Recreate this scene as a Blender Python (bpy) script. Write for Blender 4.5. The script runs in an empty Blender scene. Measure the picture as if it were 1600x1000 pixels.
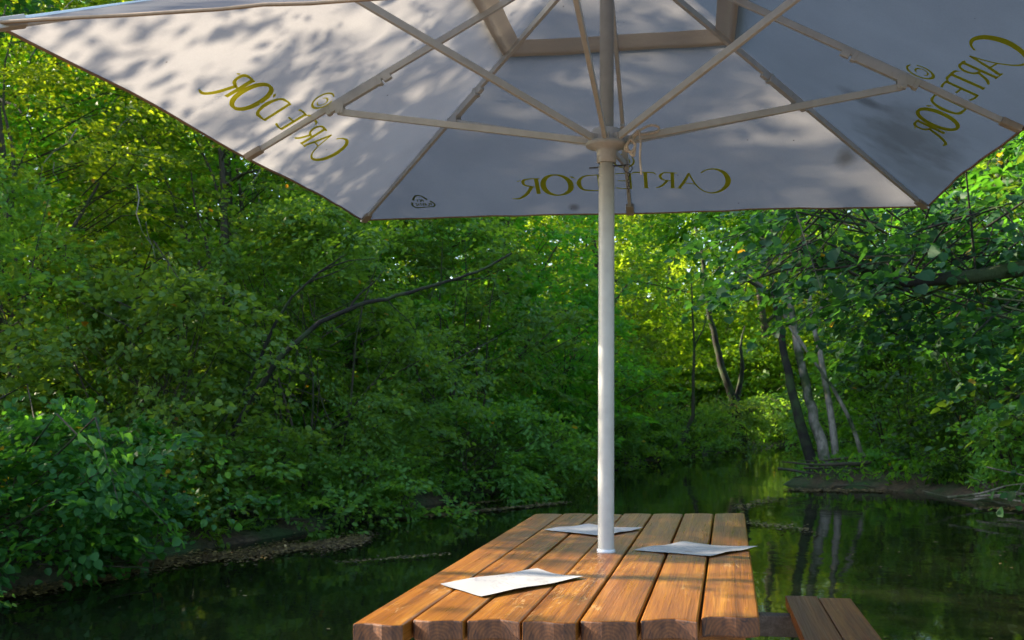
import bpy, math, random
import numpy as np
from mathutils import Vector, Matrix
sc = bpy.context.scene
C = sc.collection
R_ = math.radians

# ------------------------------------------------------------------ camera
F_PX, PITCH, ROLL, CAM_Z = 1545.0, 0.0862, -0.014, 1.7
_c, _s = math.cos(PITCH), math.sin(PITCH)
_fw = Vector((0, _c, _s)); _up = Vector((0, -_s, _c)); _rt = Vector((1, 0, 0))
_cr, _sr = math.cos(ROLL), math.sin(ROLL)
_r2 = _cr*_rt + _sr*_up; _u2 = -_sr*_rt + _cr*_up
cam_d = bpy.data.cameras.new('camera'); cam = bpy.data.objects.new('camera', cam_d); C.objects.link(cam)
cam.matrix_world = Matrix(((_r2.x, _u2.x, -_fw.x, 0), (_r2.y, _u2.y, -_fw.y, 0), (_r2.z, _u2.z, -_fw.z, CAM_Z), (0, 0, 0, 1)))
cam_d.sensor_width = 36; cam_d.lens = 36*F_PX/1600; cam_d.clip_end = 2000; cam_d.clip_start = 0.05
cam_d.dof.use_dof = True; cam_d.dof.focus_distance = 3.6; cam_d.dof.aperture_fstop = 7.0
sc.camera = cam

# ------------------------------------------------------------------ sky and sun
SUN_EL, SUN_AZ = R_(29), R_(70)            # azimuth counted to the left of the viewing direction
S = Vector((-math.sin(SUN_AZ)*math.cos(SUN_EL), math.cos(SUN_AZ)*math.cos(SUN_EL), math.sin(SUN_EL)))
w = bpy.data.worlds.new('World'); sc.world = w; w.use_nodes = True
nt = w.node_tree; bg = nt.nodes['Background']
sky = nt.nodes.new('ShaderNodeTexSky'); sky.sky_type = 'NISHITA'; sky.sun_disc = False
sky.sun_elevation = SUN_EL; sky.sun_rotation = math.atan2(S.x, S.y); sky.dust_density = 1.5
nt.links.new(sky.outputs[0], bg.inputs[0]); bg.inputs[1].default_value = 0.15
sl = bpy.data.lights.new('sun', 'SUN'); sl.energy = 4.5; sl.angle = R_(0.53); sl.color = (1.0, 0.86, 0.66)
so = bpy.data.objects.new('sun', sl); C.objects.link(so)
so.rotation_euler = S.to_track_quat('Z', 'Y').to_euler(); so.location = (-20, 10, 20)
sc.view_settings.view_transform = 'Standard'; sc.view_settings.look = 'None'
sc.view_settings.gamma = 1; sc.view_settings.exposure = 2.25
sc.render.engine = 'CYCLES'
cy = sc.cycles
cy.use_denoising = True; cy.max_bounces = 7; cy.diffuse_bounces = 4; cy.glossy_bounces = 3; cy.transmission_bounces = 5
cy.transparent_max_bounces = 4; cy.caustics_reflective = False; cy.caustics_refractive = False
cy.sample_clamp_indirect = 6; cy.blur_glossy = 0.5

# ------------------------------------------------------------------ helpers
def tag(o, label=None, cat=None, group=None, kind=None):
    if label: o['label'] = label
    if cat: o['category'] = cat
    if group: o['group'] = group
    if kind: o['kind'] = kind
    return o

def empty(name, loc=(0, 0, 0), rot=None):
    o = bpy.data.objects.new(name, None); C.objects.link(o); o.empty_display_size = 0.2
    o.location = loc
    if rot is not None: o.rotation_euler = rot
    return o

class MB:
    """collects faces, built as one mesh"""
    def __init__(s): s.v = []; s.f = []; s.m = []
    def add(s, vs, fs, m=0):
        b = len(s.v); s.v += [tuple(p) for p in vs]; s.f += [tuple(b+i for i in f) for f in fs]; s.m += [m]*len(fs)
    def box(s, c, size, M=None, m=0):
        x, y, z = [k/2 for k in size]
        vs = [Vector((a*x, b*y, d*z)) for a in (-1, 1) for b in (-1, 1) for d in (-1, 1)]
        if M is not None: vs = [M @ p for p in vs]
        vs = [p + Vector(c) for p in vs]
        s.add(vs, [(0, 1, 3, 2), (4, 6, 7, 5), (0, 4, 5, 1), (2, 3, 7, 6), (0, 2, 6, 4), (1, 5, 7, 3)], m)
    def bar(s, a, b, wd, ht, up=(0, 0, 1), m=0):
        a = Vector(a); b = Vector(b); d = (b-a).normalized(); u = Vector(up); u = (u-d*u.dot(d)).normalized(); r = d.cross(u)
        vs = [p + r*(i*wd/2) + u*(j*ht/2) for p in (a, b) for i, j in ((-1, -1), (1, -1), (1, 1), (-1, 1))]
        s.add(vs, [(3, 2, 1, 0), (4, 5, 6, 7), (0, 1, 5, 4), (1, 2, 6, 5), (2, 3, 7, 6), (3, 0, 4, 7)], m)
    def tube(s, pts, rad, n=8, cap=True, m=0):
        pts = [Vector(p) for p in pts]
        if not hasattr(rad, '__len__'): rad = [rad]*len(pts)
        ref = None; vs = []; L = len(pts)
        for i, p in enumerate(pts):
            d = (pts[min(i+1, L-1)] - pts[max(i-1, 0)]).normalized()
            if ref is None: ref = d.orthogonal().normalized()
            ref = (ref - d*ref.dot(d)).normalized(); b = d.cross(ref)
            for k in range(n):
                a = 2*math.pi*k/n; vs.append(p + (ref*math.cos(a) + b*math.sin(a))*rad[i])
        fs = [(i*n+k, i*n+(k+1) % n, (i+1)*n+(k+1) % n, (i+1)*n+k) for i in range(L-1) for k in range(n)]
        if cap: fs += [tuple(range(n-1, -1, -1)), tuple((L-1)*n+k for k in range(n))]
        s.add(vs, fs, m)
    def lathe(s, prof, n=32, o=(0, 0, 0), m=0):
        vs = [(o[0]+r*math.cos(2*math.pi*k/n), o[1]+r*math.sin(2*math.pi*k/n), o[2]+z) for r, z in prof for k in range(n)]
        fs = [(i*n+k, i*n+(k+1) % n, (i+1)*n+(k+1) % n, (i+1)*n+k) for i in range(len(prof)-1) for k in range(n)]
        s.add(vs, fs, m)
    def torus(s, c, R, r, M=None, n=20, k=8, sx=1.0):
        vs = []
        for i in range(n):
            a = 2*math.pi*i/n
            for j in range(k):
                b = 2*math.pi*j/k
                p = Vector(((R+r*math.cos(b))*math.cos(a)*sx, (R+r*math.cos(b))*math.sin(a), r*math.sin(b)))
                if M is not None: p = M @ p
                vs.append(p + Vector(c))
        fs = [(i*k+j, ((i+1) % n)*k+j, ((i+1) % n)*k+(j+1) % k, i*k+(j+1) % k) for i in range(n) for j in range(k)]
        s.add(vs, fs)
    def build(s, name, mats, parent=None, smooth=False, bevel=0, loc=None):
        me = bpy.data.meshes.new(name); me.from_pydata(s.v, [], s.f)
        if not isinstance(mats, (list, tuple)): mats = [mats]
        for q in mats: me.materials.append(q)
        me.polygons.foreach_set('material_index', s.m)
        if smooth: me.polygons.foreach_set('use_smooth', [True]*len(s.f))
        me.update()
        o = bpy.data.objects.new(name, me); C.objects.link(o)
        if parent is not None: o.parent = parent
        if loc is not None: o.location = loc
        if bevel:
            b = o.modifiers.new('b', 'BEVEL'); b.width = bevel; b.segments = 2; b.limit_method = 'ANGLE'
        return o

def np_mesh(name, V, F, mat, parent=None, smooth=False, mi=None):
    """V (n,3), F (m,k) arrays"""
    me = bpy.data.meshes.new(name); k = F.shape[1]
    me.vertices.add(len(V)); me.vertices.foreach_set('co', V.astype(np.float32).ravel())
    me.loops.add(F.size); me.loops.foreach_set('vertex_index', F.astype(np.int32).ravel())
    me.polygons.add(len(F)); me.polygons.foreach_set('loop_start', np.arange(0, F.size, k, dtype=np.int32))
    me.update(calc_edges=True)
    for q in (mat if isinstance(mat, (list, tuple)) else [mat]): me.materials.append(q)
    if smooth: me.polygons.foreach_set('use_smooth', [True]*len(F))
    o = bpy.data.objects.new(name, me); C.objects.link(o)
    if parent is not None: o.parent = parent
    return o

# ------------------------------------------------------------------ materials
def new_mat(name):
    m = bpy.data.materials.new(name); m.use_nodes = True; t = m.node_tree; t.nodes.clear()
    out = t.nodes.new('ShaderNodeOutputMaterial')
    return m, t, out
def N(t, typ, **kw):
    n = t.nodes.new(typ)
    for k, v in kw.items(): setattr(n, k, v)
    return n
def setin(n, **kw):
    for k, v in kw.items(): n.inputs[k.replace('_', ' ')].default_value = v
def ramp(t, fac, stops, interp='LINEAR'):
    r = N(t, 'ShaderNodeValToRGB'); r.color_ramp.interpolation = interp
    e = r.color_ramp.elements
    while len(e) < len(stops): e.new(0.5)
    for i, (p, c) in enumerate(stops): e[i].position = p; e[i].color = (*c, 1)
    t.links.new(fac, r.inputs[0]); return r.outputs[0]
def noise(t, vec, scale, detail=4, rough=0.55, dist=0):
    n = N(t, 'ShaderNodeTexNoise'); setin(n, Scale=scale, Detail=detail, Roughness=rough, Distortion=dist)
    if vec is not None: t.links.new(vec, n.inputs['Vector'])
    return n.outputs['Fac']
def mapping(t, vec, scale=(1, 1, 1), loc=(0, 0, 0)):
    n = N(t, 'ShaderNodeMapping'); n.inputs['Scale'].default_value = scale; n.inputs['Location'].default_value = loc
    t.links.new(vec, n.inputs[0]); return n.outputs[0]
def mix(t, fac, a, b, mode='MIX'):
    n = N(t, 'ShaderNodeMix', data_type='RGBA', blend_type=mode)
    for sock, v in ((n.inputs[0], fac), (n.inputs[6], a), (n.inputs[7], b)):
        if isinstance(v, (int, float)): sock.default_value = v
        elif isinstance(v, tuple): sock.default_value = (*v, 1)
        else: t.links.new(v, sock)
    return n.outputs[2]
def math_(t, op, a, b=0.0):
    n = N(t, 'ShaderNodeMath', operation=op)
    for i, v in enumerate((a, b)):
        if isinstance(v, (int, float)): n.inputs[i].default_value = v
        else: t.links.new(v, n.inputs[i])
    return n.outputs[0]
def bump(t, h, strength=0.3, dist=0.01):
    n = N(t, 'ShaderNodeBump'); setin(n, Strength=strength, Distance=dist); t.links.new(h, n.inputs['Height']); return n.outputs[0]
def principled(t, out, col, rough=0.5, normal=None, **kw):
    p = N(t, 'ShaderNodeBsdfPrincipled')
    if isinstance(col, tuple): p.inputs['Base Color'].default_value = (*col, 1)
    else: t.links.new(col, p.inputs['Base Color'])
    if isinstance(rough, (int, float)): p.inputs['Roughness'].default_value = rough
    else: t.links.new(rough, p.inputs['Roughness'])
    if normal is not None: t.links.new(normal, p.inputs['Normal'])
    for k, v in kw.items(): p.inputs[k.replace('_', ' ')].default_value = v
    if out is not None: t.links.new(p.outputs[0], out.inputs[0])
    return p
def objco(t): return N(t, 'ShaderNodeTexCoord').outputs['Object']

def leaf_mat(name, dark, light, trans, gloss=0.45, yellow=(0.30, 0.22, 0.03), yel=0.998, tf=0.5):
    m, t, out = new_mat(name)
    geo = N(t, 'ShaderNodeNewGeometry'); rnd = geo.outputs['Random Per Island']
    obj = N(t, 'ShaderNodeObjectInfo')
    cl = noise(t, objco(t), 0.9, 2)
    f = math_(t, 'ADD', math_(t, 'MULTIPLY', rnd, 0.6), math_(t, 'MULTIPLY', cl, 0.55))
    base = ramp(t, f, [(0.15, dark), (0.85, light)])
    mk = math_(t, 'GREATER_THAN', rnd, yel)
    base = mix(t, mk, base, yellow)
    v = N(t, 'ShaderNodeHueSaturation'); setin(v, Saturation=1.0)
    t.links.new(base, v.inputs['Color'])
    t.links.new(math_(t, 'ADD', 0.47, math_(t, 'MULTIPLY', obj.outputs['Random'], 0.045)), v.inputs['Hue'])
    t.links.new(math_(t, 'ADD', 0.78, math_(t, 'MULTIPLY', obj.outputs['Random'], 0.45)), v.inputs['Value'])
    col = v.outputs[0]
    p = principled(t, None, col, gloss, Specular_IOR_Level=0.28)
    tr = N(t, 'ShaderNodeBsdfTranslucent')
    t.links.new(mix(t, 1.0, col, trans, 'MULTIPLY'), tr.inputs[0])
    a = N(t, 'ShaderNodeMixShader'); a.inputs[0].default_value = tf
    t.links.new(p.outputs[0], a.inputs[1]); t.links.new(tr.outputs[0], a.inputs[2]); t.links.new(a.outputs[0], out.inputs[0])
    return m
LEAF_SHADE = leaf_mat('leaf_shade', (0.010, 0.045, 0.009), (0.030, 0.100, 0.018), (4.4, 3.1, 0.9))  # leaf green darkened to hold the right bank in shade
LEAF_BUSH = leaf_mat('leaf_bush', (0.046, 0.150, 0.028), (0.105, 0.260, 0.050), (3.2, 2.4, 0.7))
LEAF_SHRUB = leaf_mat('leaf_shrub', (0.018, 0.075, 0.016), (0.045, 0.140, 0.030), (3.4, 2.6, 0.7))
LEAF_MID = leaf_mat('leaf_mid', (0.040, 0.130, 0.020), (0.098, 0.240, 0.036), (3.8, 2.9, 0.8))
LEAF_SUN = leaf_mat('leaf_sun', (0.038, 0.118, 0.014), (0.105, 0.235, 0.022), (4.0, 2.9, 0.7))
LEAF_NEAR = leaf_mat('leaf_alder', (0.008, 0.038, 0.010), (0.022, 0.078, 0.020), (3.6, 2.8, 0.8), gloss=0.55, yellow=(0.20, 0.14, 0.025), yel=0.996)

def bark(name, a, b, sc_=6, rough=0.9):
    m, t, out = new_mat(name); co = objco(t)
    n1 = noise(t, mapping(t, co, (1, 1, 0.25)), sc_*4, 6, 0.7); n2 = noise(t, co, sc_*0.4, 3)
    col = mix(t, ramp(t, n2, [(0.45, (0, 0, 0)), (0.62, (1, 1, 1))]), ramp(t, n1, [(0.3, a), (0.7, b)]), (0.035, 0.055, 0.015))
    principled(t, out, col, rough, bump(t, n1, 0.8, 0.03)); return m
BARK = bark('bark', (0.030, 0.022, 0.014), (0.10, 0.078, 0.052))
BARK_DARK = bark('bark_dark', (0.006, 0.005, 0.003), (0.024, 0.018, 0.012))
BARK_PALE = bark('bark_pale', (0.13, 0.105, 0.080), (0.40, 0.34, 0.28), 5)

m, t, out = new_mat('soil'); co = objco(t)
n1 = noise(t, co, 1.3, 5); n2 = noise(t, co, 14, 5)
gc = mix(t, ramp(t, n1, [(0.42, (0, 0, 0)), (0.6, (1, 1, 1))]), ramp(t, n2, [(0.3, (0.028, 0.018, 0.010)), (0.7, (0.11, 0.070, 0.035))]), (0.030, 0.060, 0.014))
principled(t, out, gc, 0.95, bump(t, n2, 1.0, 0.05)); SOIL = m

m, t, out = new_mat('stream_water'); co = objco(t)
wv = N(t, 'ShaderNodeTexNoise'); setin(wv, Scale=1.1, Detail=3, Roughness=0.5); t.links.new(mapping(t, co, (1, 0.55, 1)), wv.inputs['Vector'])
w2 = noise(t, co, 7, 2)
hh = math_(t, 'ADD', wv.outputs['Fac'], math_(t, 'MULTIPLY', w2, 0.07))
wc = ramp(t, noise(t, co, 0.35, 3), [(0.35, (0.004, 0.007, 0.003)), (0.7, (0.010, 0.012, 0.005))])
principled(t, out, wc, 0.04, bump(t, hh, 0.22, 0.05), IOR=1.33); WATER = m

def simple(name, col, rough=0.5, nscale=30, var=0.12, bs=0.1, **kw):
    m, t, out = new_mat(name); co = objco(t); n = noise(t, co, nscale, 4)
    c2 = tuple(max(0, k*(1-var)) for k in col); c3 = tuple(min(1, k*(1+var)) for k in col)
    big = noise(t, co, nscale*0.12, 3)
    c = ramp(t, math_(t, 'ADD', math_(t, 'MULTIPLY', n, 0.5), math_(t, 'MULTIPLY', big, 0.5)), [(0.35, c2), (0.65, c3)])
    principled(t, out, c, rough, bump(t, n, bs, 0.002), **kw); return m
POLE_M = simple('painted_pole', (0.36, 0.36, 0.345), 0.38, 25, 0.11, 0.05)
RIB_M = simple('painted_rib', (0.54, 0.57, 0.58), 0.42, 25, 0.12)
PLASTIC = simple('white_plastic', (0.50, 0.52, 0.55), 0.45, 40, 0.15)
DARK_STEEL = simple('dark_steel', (0.06, 0.06, 0.065), 0.4, 60, 0.3, Metallic=0.8)
ROPE_M = simple('rope', (0.62, 0.56, 0.50), 0.9, 180, 0.3, 0.8)
HEM = simple('hem_band', (0.40, 0.37, 0.33), 0.9, 60, 0.12)

def fabric(name, col, tcol, tf, blotches=False):
    m, t, out = new_mat(name); co = objco(t)
    wv = N(t, 'ShaderNodeTexWave'); setin(wv, Scale=90, Distortion=1.5); t.links.new(co, wv.inputs['Vector'])
    weave = noise(t, mapping(t, co, (260, 90, 90)), 1.0, 2)
    dirt = noise(t, co, 2.2, 5, 0.6)
    f = ramp(t, dirt, [(0.3, (0.86, 0.86, 0.87)), (0.62, (1, 1, 1))])
    sp = N(t, 'ShaderNodeTexVoronoi'); setin(sp, Scale=7.0, Randomness=1.0); t.links.new(co, sp.inputs['Vector'])
    spk = ramp(t, sp.outputs['Distance'], [(0.016, (0.25, 0.22, 0.2)), (0.035, (1, 1, 1))])
    f = mix(t, 1.0, f, spk, 'MULTIPLY')
    f = mix(t, 1.0, f, ramp(t, weave, [(0.3, (0.94, 0.94, 0.94)), (0.7, (1, 1, 1))]), 'MULTIPLY')
    if blotches:  # soft darker blotches mixed into the cloth colour
        for (x, y, z, sx, sy, strg, c) in BLOTCHES:
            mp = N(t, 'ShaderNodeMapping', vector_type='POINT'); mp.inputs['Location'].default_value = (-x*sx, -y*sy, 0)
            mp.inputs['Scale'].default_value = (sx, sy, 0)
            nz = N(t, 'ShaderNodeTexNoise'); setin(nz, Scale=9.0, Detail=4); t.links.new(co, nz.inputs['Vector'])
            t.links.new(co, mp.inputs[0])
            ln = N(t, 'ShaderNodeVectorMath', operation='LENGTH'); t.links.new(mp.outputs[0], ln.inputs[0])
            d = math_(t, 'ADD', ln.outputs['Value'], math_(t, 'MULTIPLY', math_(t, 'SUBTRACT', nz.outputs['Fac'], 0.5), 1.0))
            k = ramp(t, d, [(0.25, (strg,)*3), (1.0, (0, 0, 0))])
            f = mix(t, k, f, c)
    c1 = mix(t, 1.0, f, col, 'MULTIPLY'); c2 = mix(t, 1.0, f, tcol, 'MULTIPLY')
    bm_ = bump(t, math_(t, 'ADD', weave, math_(t, 'MULTIPLY', dirt, 3.0)), 0.25, 0.004)
    p = principled(t, None, c1, 0.85, bm_, Specular_IOR_Level=0.2)
    tr = N(t, 'ShaderNodeBsdfTranslucent'); t.links.new(c2, tr.inputs[0])
    a = N(t, 'ShaderNodeMixShader'); a.inputs[0].default_value = tf
    t.links.new(p.outputs[0], a.inputs[1]); t.links.new(tr.outputs[0], a.inputs[2]); t.links.new(a.outputs[0], out.inputs[0])
    return m
BLOTCHES = [(1.23, 0.62, 0, 4.2, 2.6, 0.55, (0.30, 0.27, 0.22)), (1.02, 0.42, 0, 9, 16, 0.6, (0.25, 0.23, 0.2)), (1.38, 1.0, 0, 3.4, 3.2, 0.35, (0.36, 0.33, 0.27)),
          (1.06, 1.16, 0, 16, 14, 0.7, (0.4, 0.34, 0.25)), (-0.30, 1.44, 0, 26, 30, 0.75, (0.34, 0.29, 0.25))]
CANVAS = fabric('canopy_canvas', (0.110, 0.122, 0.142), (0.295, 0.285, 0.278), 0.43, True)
LETTER = fabric('gold_print', (0.32, 0.30, 0.016), (0.76, 0.70, 0.03), 0.58)
LOGO_G = fabric('olive_print', (0.10, 0.12, 0.04), (0.16, 0.20, 0.05), 0.4)
HEM_C = fabric('vent_hem_cloth', (0.60, 0.56, 0.49), (0.75, 0.68, 0.58), 0.4)
EDGE_M = simple('edge_tape', (0.28, 0.19, 0.12), 0.9, 60, 0.2)

def wood(name, c0, c1, c2, rough=0.26, end=False, axis=1):
    m, t, out = new_mat(name); co = objco(t)
    obj = N(t, 'ShaderNodeObjectInfo')
    off = N(t, 'ShaderNodeCombineXYZ'); t.links.new(math_(t, 'MULTIPLY', obj.outputs['Random'], 40.0), off.inputs[0]); t.links.new(math_(t, 'MULTIPLY', obj.outputs['Random'], 17.0), off.inputs[2])
    ad = N(t, 'ShaderNodeVectorMath', operation='ADD'); t.links.new(co, ad.inputs[0]); t.links.new(off.outputs[0], ad.inputs[1])
    g = noise(t, mapping(t, ad.outputs[0], (26, 0.9, 26)), 1.0, 6, 0.65, 0.6)
    fine = noise(t, mapping(t, ad.outputs[0], (190, 3.2, 190)), 1.0, 3, 0.6)
    big = noise(t, mapping(t, ad.outputs[0], (5, 1.6, 5)), 1.0, 4, 0.6)
    col = ramp(t, g, [(0.28, c0), (0.5, c1), (0.72, c2)])
    col = mix(t, math_(t, 'MULTIPLY', ramp(t, fine, [(0.48, (0, 0, 0)), (0.72, (1, 1, 1))]), 0.55), col, tuple(k*0.38 for k in c0))
    col = mix(t, ramp(t, big, [(0.40, (0.55, 0.55, 0.55)), (0.62, (0, 0, 0))]), col, tuple(k*0.75 for k in c1))
    # pale scuffs where the varnish is worn
    scf = noise(t, mapping(t, ad.outputs[0], (38, 11, 38)), 1.0, 5, 0.7, 1.5)
    col = mix(t, ramp(t, math_(t, 'MULTIPLY', scf, math_(t, 'ADD', big, 0.45)), [(0.60, (0, 0, 0)), (0.68, (0.55, 0.55, 0.55))]), col, (0.40, 0.25, 0.11))
    rg = ramp(t, fine, [(0.3, (rough,)*3), (0.8, (min(1, rough+0.22),)*3)])
    hgt = math_(t, 'ADD', math_(t, 'MULTIPLY', g, 1.0), math_(t, 'MULTIPLY', fine, -0.7))
    principled(t, out, col, rg, bump(t, hgt, 0.45, 0.004), Specular_IOR_Level=0.33); return m
WOOD = wood('varnished_wood', (0.052, 0.014, 0.003), (0.205, 0.070, 0.008), (0.38, 0.170, 0.021))
WOOD_B = wood('bench_wood', (0.05, 0.013, 0.004), (0.18, 0.053, 0.009), (0.31, 0.11, 0.018), 0.4)
WOOD_D = wood('weathered_wood', (0.055, 0.040, 0.030), (0.12, 0.09, 0.07), (0.22, 0.18, 0.145), 0.75)
m, t, out = new_mat('end_grain'); co = objco(t); obj = N(t, 'ShaderNodeObjectInfo')
wv = N(t, 'ShaderNodeTexWave', wave_type='RINGS', rings_direction='Y'); setin(wv, Scale=36, Distortion=4.0, Detail=3.0)
t.links.new(mapping(t, co, (1, 0.1, 1), (0.0, 0, 0.05)), wv.inputs['Vector'])
nz = noise(t, mapping(t, co, (60, 4, 25)), 1.0, 5, 0.7)
crk = N(t, 'ShaderNodeTexVoronoi', feature='DISTANCE_TO_EDGE'); setin(crk, Scale=1.0); t.links.new(mapping(t, co, (38, 5, 14)), crk.inputs['Vector'])
cm = ramp(t, crk.outputs['Distance'], [(0.0, (1, 1, 1)), (0.045, (0, 0, 0))])
col = mix(t, 0.35, ramp(t, nz, [(0.3, (0.04, 0.013, 0.006)), (0.7, (0.20, 0.070, 0.018))]), wv.outputs['Color'], 'MULTIPLY')
col = mix(t, math_(t, 'MULTIPLY', cm, math_(t, 'GREATER_THAN', noise(t, mapping(t, co, (9, 1, 9)), 1.0, 2), 0.5)), col, (0.012, 0.006, 0.005))
principled(t, out, col, 0.7, bump(t, nz, 0.5, 0.004)); ENDG = m

m, t, out = new_mat('printed_paper'); co = objco(t)
ln = noise(t, mapping(t, co, (45, 160, 1)), 1.0, 2); blk = noise(t, mapping(t, co, (9, 13, 1)), 1.0, 1)
pm = math_(t, 'MULTIPLY', math_(t, 'GREATER_THAN', ln, 0.53), math_(t, 'GREATER_THAN', blk, 0.50))
sp = N(t, 'ShaderNodeSeparateXYZ'); t.links.new(co, sp.inputs[0])
ins = math_(t, 'MULTIPLY', math_(t, 'LESS_THAN', math_(t, 'ABSOLUTE', sp.outputs[0]), 0.115), math_(t, 'LESS_THAN', math_(t, 'ABSOLUTE', sp.outputs[1]), 0.115))
principled(t, out, mix(t, math_(t, 'MULTIPLY', math_(t, 'MULTIPLY', pm, ins), 0.5), (0.28, 0.28, 0.29), (0.12, 0.12, 0.15)), 0.55); PAPER = m

# ------------------------------------------------------------------ setting: terrain, stream, sky gaps
RIVER = [(-6.4, -2.2), (-6.2, 3), (-5.6, 7), (-5.2, 9.2), (-4.3, 10.4), (-3.8, 12.2), (-2.7, 14.2), (-1.6, 17), (0.0, 20.5), (1.0, 23.7), (2.8, 26.3), (5.0, 31), (7.4, 35), (11, 39.5), (17, 44), (26, 47), (40, 49),
         (40, 43.5), (26, 41.5), (17, 38.5), (12.5, 34.5), (9.5, 30), (7.4, 25.5), (6.3, 22.4), (5.5, 20.6), (6.4, 19.4), (7.4, 18.4), (7.9, 15.4), (6.9, 11.5), (5.5, 6), (5.0, 1), (4.8, -2.4), (0, -2.8)]
RV = np.array(RIVER)
def river_sd(X, Y):
    """signed distance to the waterline, positive on land"""
    P = np.stack([X, Y], -1)[..., None, :]; A = RV; B = np.roll(RV, -1, 0)
    AB = B-A; tt = np.clip(((P-A)*AB).sum(-1)/(AB*AB).sum(-1), 0, 1)
    d = np.sqrt((((A+tt[..., None]*AB)-P)**2).sum(-1)).min(-1)
    ys, ye = A[:, 1], B[:, 1]; px, py = X[..., None], Y[..., None]
    cond = (ys > py) != (ye > py)
    xi = A[:, 0] + (py-ys)*(B[:, 0]-A[:, 0])/np.where(ye-ys == 0, 1e-9, ye-ys)
    inside = (np.sum(cond & (px < xi), -1) % 2) == 1
    return np.where(inside, -d, d)
def vnoise(X, Y, s=1.0, seed=0):
    r = np.zeros_like(X, dtype=float); rs = np.random.RandomState(seed)
    for i in range(6):
        a, b, p = rs.uniform(-1, 1)*s, rs.uniform(-1, 1)*s, rs.uniform(0, 6.28); r += np.sin(X*a*(1+i*0.6)+Y*b*(1+i*0.6)+p)/(1+i*0.4)
    return r/3.5
def ground_z(X, Y):
    X = np.asarray(X, float); Y = np.asarray(Y, float)
    d = river_sd(X, Y)
    land = 0.30*np.tanh(d*1.3) + 0.035*np.clip(d, 0, 60) + 0.10*vnoise(X, Y, 1.7, 1)*np.clip(d, 0, 1) + 0.05*vnoise(X, Y, 4.5, 2)*np.clip(d*2, 0, 1)
    return np.where(d > 0, land+0.01, np.maximum(d*0.7, -0.9)-0.02)
u = np.linspace(-1, 1, 300)
gx = 55*u*(0.42+0.58*np.abs(u)**2.0) + 260*np.sign(u)*np.abs(u)**14; gy = 18 + 62*u*(0.42+0.58*np.abs(u)**2.0) + 260*np.sign(u)*np.abs(u)**14
GX, GY = np.meshgrid(gx, gy, indexing='ij'); GZ = ground_z(GX.ravel(), GY.ravel()).reshape(GX.shape)
n_ = len(u); idx = np.arange(n_*n_).reshape(n_, n_)
Fq = np.stack([idx[:-1, :-1], idx[1:, :-1], idx[1:, 1:], idx[:-1, 1:]], -1).reshape(-1, 4)
g = np_mesh('ground', np.stack([GX, GY, GZ], -1).reshape(-1, 3), Fq, SOIL, smooth=True); tag(g, kind='structure')
wb = MB(); wb.add([(-12, -8, 0), (60, -8, 0), (60, 60, 0), (-12, 60, 0)], [(0, 1, 2, 3)])
tag(wb.build('stream_water', WATER), kind='structure')

# ------------------------------------------------------------------ foliage
def unit(a): return a/np.maximum(np.linalg.norm(a, axis=-1, keepdims=True), 1e-9)
def leaf_geo(P, D, Nn, size, ratio=0.62, fold=0.16, rs=None, simple_=False):
    """P base points, D along-leaf directions, Nn leaf normals; returns V, F"""
    n = len(P); D = unit(D); Sd = unit(np.cross(D, Nn)); Nn = np.cross(Sd, D)
    L = size[:, None]; W = L*ratio*0.5
    if simple_:
        V = np.stack([P, P+D*L*0.55+Sd*W*1.05+Nn*L*fold*.5, P+D*L-Nn*L*0.08, P+D*L*0.45-Sd*W*1.05+Nn*L*fold*.5], 1).reshape(-1, 3)
        return V, (np.arange(n)[:, None]*4+np.array([0, 1, 2, 3]))
    up = Nn*W*fold*2
    V = np.stack([P, P+D*L*0.25+Sd*W*0.92+up, P+D*L*0.68+Sd*W*0.86+up*0.6-Nn*L*0.03, P+D*L-Nn*L*0.12, P+D*L*0.68-Sd*W*0.86+up*0.6-Nn*L*0.03, P+D*L*0.25-Sd*W*0.92+up], 1).reshape(-1, 3)
    b = np.arange(n)[:, None]*6
    F = np.concatenate([b+np.array([0, 1, 2, 3]), b+np.array([3, 4, 5, 0])], 0)
    return V, F
def sprays(rs, O, D, L, nleaf, leaf, jit=0.38, droop=0.25, width=0.42, flat=1.0):
    """leafy twigs: O origins, D directions, L lengths; leaves alternate along each twig, held nearly level"""
    n = len(O); D = unit(D); up = np.array([0, 0, 1.0])
    side = unit(np.cross(D, up)+1e-4); nrm = unit(np.cross(side, D))
    nrm = unit(nrm*flat + up*0.6 + rs.normal(0, 0.18, (n, 3)))
    tt = rs.uniform(0.08, 1.0, (n, nleaf))**0.8; sg = rs.choice([-1.0, 1.0], (n, nleaf))
    lat = rs.uniform(0, 1, (n, nleaf))**0.8*width*(1.12-tt*0.75)
    P = O[:, None]+D[:, None]*(tt*L[:, None])[..., None]+side[:, None]*(sg*lat*L[:, None])[..., None]
    P[..., 2] -= droop*L[:, None]*tt**2 + 0.18*L[:, None]*(lat**2)
    P += rs.normal(0, 0.035, P.shape)*L[:, None, None]
    ld = D[:, None]*rs.uniform(0.3, 1.1, (n, nleaf, 1))+side[:, None]*(sg*rs.uniform(0.3, 1.2, (n, nleaf)))[..., None]+rs.normal(0, 0.3, P.shape)
    ld[..., 2] -= 0.25
    ln_ = nrm[:, None]+rs.normal(0, jit, P.shape)
    sz = leaf*(0.35+0.95*rs.uniform(0, 1, n*nleaf)**0.7)*np.repeat(rs.uniform(0.8, 1.2, n), nleaf)
    return P.reshape(-1, 3), ld.reshape(-1, 3), ln_.reshape(-1, 3), sz

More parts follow.
